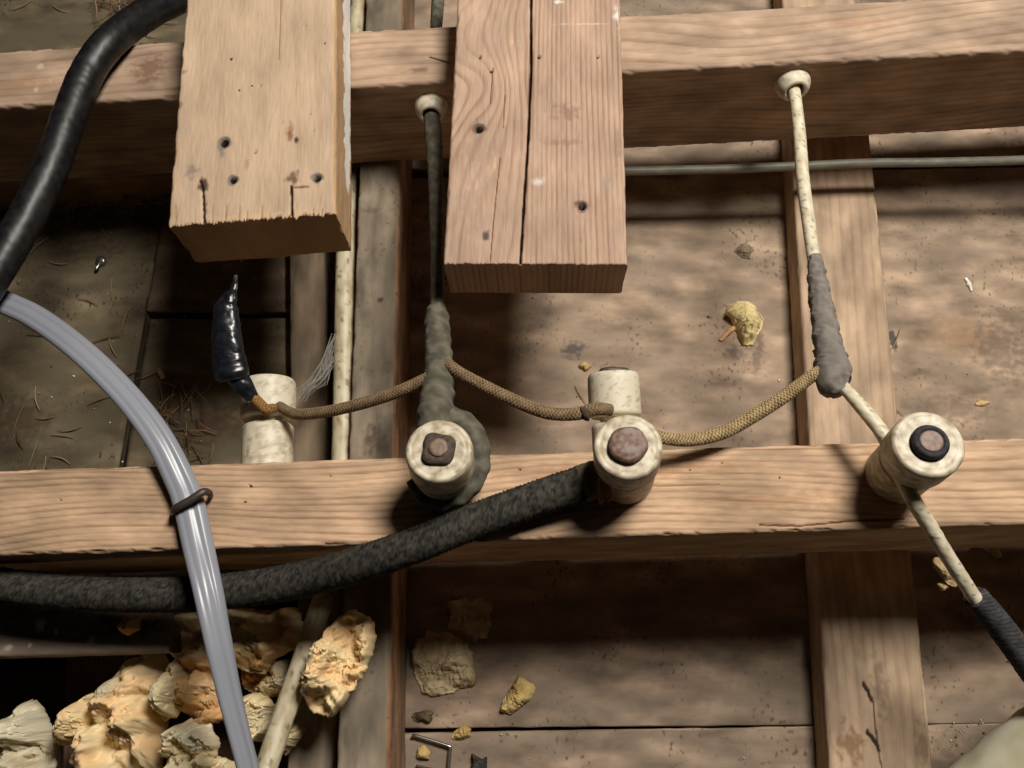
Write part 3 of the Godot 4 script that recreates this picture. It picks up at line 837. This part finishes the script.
	part("tape_wrap", sweep([[236, 275, 0.150, 3], [234, 288, 0.150, 7], [229, 299, 0.150, 17], [226, 310, 0.149, 25], [227, 340, 0.147, 30], [230, 364, 0.143, 34], [232, 375, 0.142, 35], [233, 380, 0.141, 26]], 36, 0.0008, tring, bt), tape, te)
	part("tape_tail", sweep([[229, 350, 0.142, 24], [234, 368, 0.141, 26], [242, 384, 0.138, 21], [253, 398, 0.133, 13]], 30, 0.0008, tring, bt), tape, te)
	part("bare_wire", sweep([[247, 390, 0.134, 10], [258, 402, 0.131, 11], [266, 409, 0.128, 11], [274, 408, 0.122, 9]], 20, 0.0004, braid_ring, func(s, a, r): return L(74, 50, 30).lerp(L(176, 136, 88), braid(s, a, r))), cloth, te)
	# --- thick black cable, upper left
	var bk := part("black_cable", sweep([[225, -36, 0.10, 26], [190, -8, 0.115, 28], [150, 12, 0.135, 30], [112, 40, 0.154, 31], [88, 72, 0.156, 31.5], [70, 115, 0.157, 32], [52, 165, 0.157, 33], [28, 215, 0.157, 34], [-4, 270, 0.158, 35], [-50, 340, 0.158, 36]], 32, 0.0016, round_ring(0.00035, 160.0), func(s, a, _r): return L(17, 17, 19).lerp(L(38, 37, 36), clampf(0.35 + NF.get_noise_3d(s * 120.0, cos(a) * 2.0, sin(a) * 2.0), 0, 1))), rubber)
	tag(bk, "thick shiny black cable curving through the upper left corner", "cable")
	# --- thick dusty black cable, lower
	var lb := base("loom_cable", P(400, 550, 0.15))
	tag(lb, "thick dusty black woven cable sweeping up to the rusty nailed knob", "cable")
	var lring := func(s, a, r):
		return Vector2(cos(a), sin(a)) * (r + 0.0005 * NF.get_noise_3d(s * 320.0, cos(a) * 3.0, sin(a) * 3.0) + 0.00035 * sin(s * 2600.0 + 2.0 * a))
	var lcol := func(s, a, _r):
		var n := 0.55 * NF.get_noise_3d(s * 160.0, cos(a) * 2.5, sin(a) * 2.5) + 0.5 * N1.get_noise_3d(s * 900.0, cos(a) * 6.0, sin(a) * 6.0)
		return L(38, 38, 38).lerp(L(98, 92, 80), clampf(0.25 + n * 0.8, 0, 0.85))
	part("sleeve", sweep([[-60, 574, 0.112, 34], [0, 585, 0.113, 34], [60, 592, 0.114, 34], [130, 595, 0.116, 34], [210, 593, 0.118, 35], [290, 582, 0.123, 36], [350, 567, 0.138, 36], [410, 547, 0.1505, 36], [470, 523, 0.1525, 36], [530, 501, 0.1535, 36], [588, 482, 0.1545, 37]], 40, 0.0011, lring, lcol), cloth, lb)
	part("cut_end", sweep([[578, 485, 0.1545, 35], [584, 483, 0.1545, 38.5], [596, 479, 0.1545, 38], [609, 475, 0.1545, 36]], 36, 0.0009, round_ring(0.001, 200.0), mottled(L(88, 78, 66), L(132, 116, 96), 200.0)), cloth, lb)
	part("paper_scrap", lump_mesh([[597, 478], [603, 477], [610, 482], [613, 498], [610, 503], [603, 500], [602, 508], [599, 506], [598, 492]], 0.166, 0.0016, 2.0, L(196, 158, 116), L(170, 132, 94), 0.4, 48, 14), cloth, lb)
	# --- grey flat cable
	var gm := mat(C(144, 147, 156), 0.3, 0.5)
	var twist := func(s): return 0.35 * sin(s * 9.0) if s < 0.27 else 0.35 * sin(2.43) + sstep(0.27, 0.42, s) * 0.9
	var fring := func(s, a, r):
		var x: float = cos(a); var y: float = sin(a)
		var bump := 1.0 - 0.34 * exp(-pow((x + 0.18) / 0.10, 2.0)) - 0.16 * exp(-pow((x - 0.45) / 0.12, 2.0))
		var q := Vector2(signf(x) * pow(absf(x), 0.8) * r, y * r * 0.46 * bump)
		return q.rotated(twist.call(s))
	var flat := func(_s, _a, _r): return Color.WHITE
	var gc := part("flat_cable", sweep([[-60, 262, 0.125, 25], [-6, 297, 0.135, 25], [35, 317, 0.144, 25.5], [80, 350, 0.155, 26], [125, 394, 0.154, 26.5], [158, 437, 0.151, 27.5], [180, 480, 0.147, 29], [189, 504, 0.1465, 30], [198, 545, 0.147, 30], [208, 590, 0.149, 29], [218, 640, 0.146, 28], [231, 700, 0.138, 27], [246, 760, 0.130, 27], [262, 820, 0.122, 27]], 48, 0.002, fring, flat), gm)
	tag(gc, "grey flat plastic cable curving down the left and stapled to the timber", "cable")
	# staple over it
	var sm := mat(C(84, 76, 70), 0.5, 0.5); sm.metallic = 0.6
	var stp := part("cable_staple", sweep([[173, 513, 0.141, 6], [173, 512, 0.149, 7], [176, 508, 0.1545, 8], [190, 500, 0.1555, 8], [203, 492, 0.1545, 8], [209, 493, 0.150, 7], [211, 496, 0.141, 6]], 14, 0.0007, func(_s, a, r): return Vector2(cos(a) * r, sin(a) * r * 0.8), flat), sm)
	tag(stp, "dull metal staple holding the grey flat cable to the timber", "staple")
	# --- white tube
	var pc := func(s, a, _r):
		var c: Color = L(206, 196, 166).lerp(L(164, 148, 116), clampf(0.35 + 1.1 * NF.get_noise_3d(s * 60.0, cos(a) * 1.2, sin(a) * 1.2), 0, 1))
		return c.lerp(L(88, 74, 54), sstep(0.5, 0.7, N1.get_noise_3d(s * 120.0 + 4.0, cos(a) * 1.6, sin(a) * 1.6)) * 0.75)
	var wt := part("white_tube", sweep([[366, -60, 0.036, 15], [357, 20, 0.036, 15.5], [349, 150, 0.036, 17], [345, 270, 0.036, 19], [343.5, 400, 0.036, 21], [340, 500, 0.036, 22], [329, 580, 0.036, 22.5], [318, 615, 0.048, 22], [296, 680, 0.072, 22], [266, 768, 0.096, 23], [240, 850, 0.112, 24]], 24, 0.0015, round_ring(0.0002), pc), plastic)
	tag(wt, "dirty white tube running down beside the dusty joist", "tube")
	# --- grey wire across, under the upper timber
	var hw := part("grey_wire", sweep([[540, 172, 0.043, 9], [628, 171, 0.043, 9], [720, 169, 0.043, 9], [800, 166, 0.043, 9], [870, 163, 0.043, 9], [950, 162, 0.043, 9], [1090, 158, 0.043, 9], [1300, 150, 0.043, 9]], 14, 0.002, round_ring(0.0002), mottled(L(126, 124, 110), L(104, 102, 90), 60.0)), plastic)
	tag(hw, "thin grey-green wire running straight just under the upper timber", "wire")
	# --- scraps of other wires
	var rod := part("wire_stub", sweep([[986, 530, 0.0, 8], [990, 541, -0.008, 8], [998, 556, -0.014, 8]], 12, 0.0015, round_ring(), mottled(L(196, 178, 146), L(160, 140, 110))), plastic)
	tag(rod, "short pale wire stub under the lower timber at the right", "wire")
	var pp := part("pale_pipe", sweep([[940, 858, 0.085, 104], [1000, 806, 0.085, 104], [1055, 760, 0.08, 104], [1130, 700, 0.075, 104]], 40, 0.004, round_ring(0.0016, 40.0), mottled(L(186, 182, 162), L(142, 134, 100), 14.0, 0.35, 1.2)), cloth)
	tag(pp, "pale whitish pipe cutting across the bottom right corner", "pipe")

func thing_lump(called: String, outline: Array, h: float, thick: float, sd: float, c0: Color, c1: Color, rough: float, label: String, category: String, m: Material, group := ""):
	if h < 0.007 and outline[0][0] > 400: h += FL
	elif outline[0][0] < 320 and outline[0][1] > 640: h += 0.028
	elif category == "seed": h += FL
	var o := part(called, lump_mesh(outline, h, thick, sd, c0, c1, rough), m)
	tag(o, label, category, group)

func debris():
	var fluff := mat(Color.WHITE, 1.0, 0.1, true)
	fluff.subsurf_scatter_enabled = false
	var ora := L(236, 200, 150); var cre := L(238, 218, 172); var pal := L(228, 219, 192); var bro := L(206, 162, 108); var gre := L(206, 195, 164)
	var G := "torn insulation in the lower left heap"
	thing_lump("insulation_piece", [[165, 626], [180, 612], [225, 604], [262, 610], [300, 606], [304, 625], [296, 650], [272, 662], [262, 676], [240, 668], [200, 672], [172, 660]], 0.046, 0.022, 2.0, cre, bro, 1.0, "tan insulation slab under the black cable at the top of the heap", "insulation", fluff, G)
	thing_lump("insulation_piece", [[184, 662], [205, 655], [230, 664], [234, 690], [226, 718], [206, 730], [186, 712], [176, 690]], 0.004, 0.030, 5.0, ora, bro, 0.9, "orange insulation lump beside the grey cable in the heap", "insulation", fluff, G)
	thing_lump("insulation_piece", [[112, 690], [122, 668], [136, 655], [152, 652], [168, 655], [172, 690], [168, 730], [162, 768], [150, 800], [110, 800], [80, 782], [76, 752], [88, 722]], 0.005, 0.034, 9.0, ora, cre, 0.8, "largest peach-coloured insulation lump in the heap", "insulation", fluff, G)
	thing_lump("insulation_piece", [[54, 742], [57, 724], [74, 706], [96, 690], [104, 702], [92, 730], [66, 746]], 0.016, 0.022, 14.0, ora, cre, 0.9, "small tan flap on the left edge of the largest insulation lump", "insulation", fluff, G)
	thing_lump("insulation_piece", [[98, 704], [100, 690], [118, 676], [122, 690], [112, 706]], 0.030, 0.012, 15.0, gre, gre, 0.6, "grey-green insulation scrap on the largest lump", "insulation", fluff, G)
	thing_lump("insulation_piece", [[10, 790], [14, 740], [20, 712], [30, 698], [42, 706], [52, 726], [56, 750], [54, 800]], 0.000, 0.03, 19.0, pal, gre, 1.1, "pale fluffy insulation tuft at the far left of the heap", "insulation", fluff, G)
	thing_lump("insulation_piece", [[-20, 800], [-16, 765], [2, 748], [16, 752], [24, 775], [20, 800]], 0.006, 0.026, 21.0, pal, cre, 1.1, "pale insulation tuft cut by the left edge of the photo", "insulation", fluff, G)
	thing_lump("insulation_piece", [[160, 690], [166, 668], [180, 652], [187, 664], [184, 694], [178, 716], [166, 722], [158, 712]], 0.022, 0.024, 26.0, cre, gre, 1.0, "curled cream insulation flap right of the largest lump", "insulation", fluff, G)
	thing_lump("insulation_piece", [[164, 752], [176, 728], [194, 718], [210, 722], [220, 742], [214, 764], [196, 780], [172, 776]], 0.014, 0.026, 31.0, pal, cre, 1.1, "pale crumpled insulation piece left of the grey cable's foot", "insulation", fluff, G)
	thing_lump("insulation_piece", [[188, 790], [196, 768], [220, 756], [240, 764], [246, 800]], 0.004, 0.02, 33.0, cre, pal, 1.0, "cream insulation scrap at the foot of the grey cable", "insulation", fluff, G)
	thing_lump("insulation_piece", [[244, 706], [250, 694], [264, 692], [276, 704], [274, 730], [262, 742], [248, 736]], 0.004, 0.024, 37.0, cre, gre, 1.0, "insulation piece between the grey cable and the white tube", "insulation", fluff, G)
	thing_lump("insulation_piece", [[278, 752], [282, 720], [292, 702], [304, 706], [305, 730], [296, 746], [286, 756]], 0.012, 0.020, 41.0, cre, gre, 1.0, "insulation piece just right of the white tube's foot", "insulation", fluff, G)
	thing_lump("insulation_piece", [[340, 618], [360, 606], [374, 622], [376, 640], [370, 662], [358, 684], [346, 704], [330, 722], [314, 712], [304, 692], [304, 676], [312, 652], [326, 634]], 0.078, 0.022, 47.0, cre, ora, 1.0, "big yellow insulation wedge resting on the joist right of the white tube", "insulation", fluff, G)
	thing_lump("insulation_piece", [[240, 668], [262, 664], [290, 660], [300, 676], [296, 694], [268, 698], [244, 690]], -0.004, 0.018, 49.0, gre, bro, 1.1, "dull insulation scrap behind the white tube in the heap", "insulation", fluff, G)
	thing_lump("insulation_piece", [[118, 628], [128, 616], [142, 618], [140, 630], [128, 636]], 0.073, 0.008, 51.0, ora, bro, 0.8, "small shaded insulation scrap on the paint-spotted board", "insulation", fluff)
	var shade_cream0 := L(206, 188, 152); var shade_cream1 := L(180, 160, 126)  # cream foam under the lower timber, its shade put into the colour
	thing_lump("insulation_piece", [[411, 664], [414, 642], [430, 630], [452, 634], [470, 646], [476, 668], [474, 686], [456, 690], [438, 698], [422, 692]], 0.001, 0.010, 55.0, shade_cream0, shade_cream1, 0.9, "cream fluffy insulation pad dulled by painted shade beside the joist below the lower timber", "insulation", fluff)
	thing_lump("insulation_piece", poly_round(473, 616, 22, 20, 3.0), 0.001, 0.008, 57.0, shade_cream0, shade_cream1, 0.9, "round cream insulation tuft dulled by painted shade just above the pad", "insulation", fluff)
	var yel := L(214, 190, 130); var ye2 := L(182, 154, 98)
	thing_lump("insulation_piece", [[499, 712], [504, 698], [520, 674], [537, 688], [530, 700], [512, 714]], 0.002, 0.010, 61.0, yel, ye2, 0.7, "yellow triangular insulation chip on the lower boards", "insulation", fluff)
	thing_lump("insulation_piece", [[451, 739], [454, 731], [464, 725], [471, 728], [471, 736], [462, 740]], 0.001, 0.006, 63.0, yel, ye2, 0.8, "small yellow insulation chip on the board seam near the wire loop", "insulation", fluff)
	thing_lump("insulation_piece", [[416, 758], [418, 748], [424, 745], [431, 752], [430, 760]], 0.001, 0.005, 65.0, yel, ye2, 0.6, "small yellow insulation chip inside the wire loop", "insulation", fluff)
	thing_lump("insulation_piece", [[726, 312], [736, 302], [748, 300], [764, 318], [762, 328], [752, 346], [742, 346], [738, 334]], 0.001, 0.012, 67.0, L(224, 208, 160), L(200, 184, 132), 0.9, "pale yellow torn insulation tuft on the boards left of the batten", "insulation", fluff)
	thing_lump("insulation_piece", [[725, 314], [730, 304], [744, 303], [746, 314], [736, 322]], 0.006, 0.007, 69.0, L(226, 208, 158), L(210, 190, 140), 0.6, "small yellow flake lying on the pale torn tuft", "insulation", fluff)
	thing_lump("wood_chip", [[718, 340], [727, 329], [737, 323], [738, 328], [728, 336], [722, 342]], 0.001, 0.003, 71.0, L(206, 166, 122), L(180, 138, 98), 0.2, "tan splinter beside the pale torn tuft", "chip", fluff)
	thing_lump("crumb", poly_round(585, 366, 6, 4.5, 5.0), 0.001, 0.004, 73.0, L(216, 190, 140), L(190, 160, 110), 0.5, "yellow crumb on the boards above the chipped knob", "crumb", fluff)
	thing_lump("insulation_piece", poly_round(745, 251, 9, 7, 8.0), 0.001, 0.006, 75.0, L(164, 148, 128), L(136, 120, 100), 1.0, "dull tuft on the boards below the grey wire", "insulation", fluff)
	thing_lump("insulation_piece", poly_round(798, 376, 4, 4, 9.0), 0.004, 0.004, 77.0, L(214, 208, 196), L(190, 184, 170), 0.8, "tiny white tuft against the batten above the light braided wire", "insulation", fluff)
	thing_lump("dust_clump", poly_round(424, 716, 10, 6, 12.0), 0.001, 0.005, 79.0, L(110, 98, 78), L(84, 72, 56), 1.2, "grey dust clump against the joist above the wire loop", "dust", fluff)
	thing_lump("wood_chip", poly_round(983, 403, 7, 2.6, 4.0), 0.001, 0.002, 81.0, L(222, 190, 140), L(200, 164, 116), 0.2, "short tan chip on the boards above the right knob", "chip", fluff)
	thing_lump("wood_chip", [[964, 278], [967, 277], [973, 290], [971, 292]], 0.001, 0.002, 83.0, L(240, 236, 226), L(226, 222, 212), 0.1, "thin white sliver on the boards at the right", "chip", fluff)
	thing_lump("dead_leaf", [[470, 772], [473, 760], [471, 752], [478, 757], [484, 760], [487, 755], [487, 766], [484, 778]], 0.001, 0.006, 85.0, L(84, 80, 76), L(58, 54, 52), 1.0, "dark grey curled leaf scrap at the bottom edge", "leaf", fluff)
	thing_lump("seed", [[156, 373], [158, 367], [163, 370], [166, 378], [161, 380]], 0.001, 0.004, 87.0, L(196, 160, 136), L(172, 134, 110), 0.1, "pinkish brown seed on the dusty boards right of the grey cable", "seed", fluff)
	# bent wire loop
	var steel := mat(C(150, 148, 144), 0.3, 0.6); steel.metallic = 0.9
	var wl := part("wire_loop", sweep([[413, 737, -0.017, 3.4], [416, 736, -0.016, 3.4], [447, 745.5, -0.016, 3.4], [450.5, 748, -0.016, 3.4], [450, 752, -0.016, 3.4], [448, 775, -0.016, 3.4]], 10, 0.0008, round_ring(), func(_s, _a, _r): return Color.WHITE), steel)
	tag(wl, "bent shiny steel wire loop at the bottom edge", "wire")
	var wl2 := part("wire_loop", sweep([[416, 766, -0.017, 2.6], [430, 769, -0.017, 2.6], [444, 771, -0.017, 2.6]], 8, 0.001, round_ring(), func(_s, _a, _r): return Color.WHITE), mat(C(60, 54, 50), 0.5))
	tag(wl2, "thin dark wire under the shiny steel loop", "wire")
	# roofing nail on the dusty boards
	var nc := P(102, 262, FL)
	var nn := base("nail", nc)
	tag(nn, "dull grey nail head shining on the dusty left boards", "nail")
	part("nail_head", lathe(nc, Vector3(0.1, 1, 0.2), dense([[0.0, 0.0006], [0.0, 0.0045], [0.002, 0.0048], [0.004, 0.003], [0.0045, 0.0]], 0.0008), 20, even, spotted(L(150, 150, 152), L(90, 86, 84), 300.0)), steel, nn)
	part("shank", lathe(nc + Vector3(0, 0.003, 0.002), Vector3(-0.1, 0.3, 1), [[0.0, 0.0016], [0.008, 0.0015], [0.009, 0.0]], 12, even, spotted(L(190, 190, 192), L(120, 116, 112), 300.0)), steel, nn)
	# dry needles: those that lie singly
	var nm := mat(Color.WHITE, 0.8, 0.3, true)
	var spots := [[58, 262, 8], [112, 288, 82], [127, 318, 100], [105, 340, 165], [113, 347, 62], [88, 302, 20], [18, 420, 100], [4, 392, 75], [38, 398, 70], [42, 470, 95], [33, 455, 97], [150, 372, 150], [168, 385, 20], [130, 375, 155], [40, 335, 5], [62, 436, 8], [45, 417, 175], [70, 428, 170], [100, 400, 160], [60, 460, 20], [20, 440, 60], [75, 240, 115], [40, 245, 130], [65, 225, 100], [98, 222, 80], [103, 228, 60], [95, 212, 130], [155, 203, 145], [130, 215, 150], [22, 205, 140], [14, 200, 30], [30, 222, 130], [175, 455, 90], [186, 430, 85], [182, 415, 100], [198, 455, 55], [208, 372, 160], [205, 390, 130], [250, 395, 20], [190, 365, 10], [118, 128, 30], [150, 35, 20], [60, 8, 30], [20, 5, 150], [140, 30, 40], [168, 22, 10], [582, 395, 60], [895, 340, 120], [815, 318, 60], [893, 410, 30]]
	var G2 := "dry needles scattered singly on the boards"
	for i in spots.size():
		var q: Array = spots[i]
		var ln := 0.014 + 0.012 * rng.randf()
		var c := P(q[0], q[1], FL + 0.002)
		if q[0] < 190 and q[1] > 110 and q[1] < 135: c = P(q[0], 158, 0.047)
		var o := part("dry_needle", needle(c, deg_to_rad(float(q[2])), ln, 0.05 * (rng.randf() - 0.3), rng.randf() - 0.5, L(190, 160, 122).lerp(L(92, 66, 46), rng.randf())), nm)
		if q[0] > 400: tag(o, ["dark splinter on the boards above the chipped knob", "dark bluish splinter beside the right batten", "thin dark root bit left of the right batten", "thin dark root bit above the right knob"][i - (spots.size() - 4)], "splinter")
		else: tag(o, "thin dry brown needle lying singly on the dusty left boards", "needle", G2)
	# needle litter heaped under the strip: nobody could count it
	var v := PackedVector3Array(); var col := PackedColorArray(); var idx := PackedInt32Array()
	for i in 420:
		var px := rng.randf_range(-20, 176); var py := rng.randf_range(172, 212) + 10.0 * N1.get_noise_1d(px * 0.03)
		if i > 330:
			px = rng.randf_range(95, 150); py = rng.randf_range(-8, 14)
			if i > 380: px = rng.randf_range(150, 215); py = rng.randf_range(385, 455)
		var c := P(px, py, FL + rng.randf_range(0.002, 0.016))
		one_needle(v, col, idx, c, rng.randf_range(0, PI), rng.randf_range(0.012, 0.03), rng.randf_range(-0.4, 0.4), rng.randf_range(-0.6, 0.6), L(186, 150, 112).lerp(L(84, 60, 44), rng.randf()))
	var lit := part("needle_litter", commit(v, idx, PackedVector2Array(), col), nm)
	tag(lit, "heaped litter of dry brown needles along the left timbers", "litter", "", "stuff")
	# grit and dust crumbs on every board
	v = PackedVector3Array(); col = PackedColorArray(); idx = PackedInt32Array()
	for i in 620:
		var px := rng.randf_range(-10, 1034); var py := rng.randf_range(160, 768)
		if i % 3 == 0: px = rng.randf_range(0, 330)
		if i % 9 == 0:
			px = rng.randf_range(930, 985); py = rng.randf_range(715, 768)
		if px < 330 and py > 560: continue
		var c := P(px, py, FL + 0.0005)
		if px > 785 and px < 950: continue
		if px > 325 and px < 415: continue
		var r := 0.0004 + 0.0009 * pow(rng.randf(), 3.0)
		var cc := L(208, 192, 164).lerp(L(84, 70, 56), rng.randf())
		if rng.randf() < 0.12: cc = L(232, 226, 214)
		var b0 := v.size()
		for d in [Vector3(1, 0, 0), Vector3(0, 0, 1), Vector3(-1, 0, 0), Vector3(0, 0, -1), Vector3(0, 1, 0), Vector3(0, -1, 0)]:
			v.append(c + d * r * rng.randf_range(0.6, 1.4)); col.append(cc)
		for k in 4:
			idx.append_array([b0 + k, b0 + 4, b0 + (k + 1) % 4, b0 + (k + 1) % 4, b0 + 5, b0 + k])
	var gr := part("grit", commit(v, idx, PackedVector2Array(), col), mat(Color.WHITE, 0.9, 0.3, true))
	tag(gr, "pale and dark grit strewn over the boards", "grit", "", "stuff")
	# cobweb between the left knob and the white tube
	var cw := mat(Color(0.72, 0.70, 0.66, 0.5), 0.9, 0.1); cw.transparency = BaseMaterial3D.TRANSPARENCY_ALPHA
	v = PackedVector3Array(); idx = PackedInt32Array(); col = PackedColorArray()
	for i in 46:
		var a := P(rng.randf_range(296, 306), rng.randf_range(388, 402), rng.randf_range(0.02, 0.06)); var b := P(rng.randf_range(330, 338), rng.randf_range(330, 362), rng.randf_range(0.03, 0.042))
		var side := (b - a).cross(Vector3.UP).normalized() * 0.00022
		var m := (a + b) * 0.5 + Vector3(0.006, -0.004, 0.006) * rng.randf()
		var k := v.size()
		for q in [a, m, b]:
			v.append(q - side); v.append(q + side); v.append(q + Vector3(0, 0.0003, 0))
			for z in 3: col.append(Color.WHITE)
		for s in 2:
			var w := k + s * 3
			for e in 3: idx.append_array([w + e, w + 3 + e, w + (e + 1) % 3, w + (e + 1) % 3, w + 3 + e, w + 3 + (e + 1) % 3])
	var web := part("cobweb", commit(v, idx, PackedVector2Array(), col), cw)
	tag(web, "pale cobweb strands between the left knob and the white tube", "cobweb", "", "stuff")

func one_needle(v: PackedVector3Array, col: PackedColorArray, idx: PackedInt32Array, c: Vector3, ang: float, ln: float, pitch: float, bend: float, cc: Color):
	var d := Vector3(cos(ang), 0, sin(ang)); var n := Vector3(-d.z, 0, d.x)
	var b0 := v.size()
	for i in 5:
		var f := i / 4.0 - 0.5
		var p := c + d * ln * f + n * bend * ln * (0.25 - f * f) + Vector3.UP * pitch * ln * (f + 0.5)
		var r := 0.00055 * (1.0 - 0.6 * absf(f) * 1.6)
		v.append(p - n * r); v.append(p + n * r); v.append(p + Vector3.UP * r * 1.4)
		for k in 3: col.append(cc)
	for i in 4:
		var w := b0 + i * 3
		for e in 3: idx.append_array([w + e, w + 3 + e, w + (e + 1) % 3, w + (e + 1) % 3, w + 3 + e, w + 3 + (e + 1) % 3])

func needle(c: Vector3, ang: float, ln: float, pitch: float, bend: float, cc: Color) -> ArrayMesh:
	var v := PackedVector3Array(); var col := PackedColorArray(); var idx := PackedInt32Array()
	one_needle(v, col, idx, c, ang, ln, absf(pitch), bend, cc)
	return commit(v, idx, PackedVector2Array(), col)
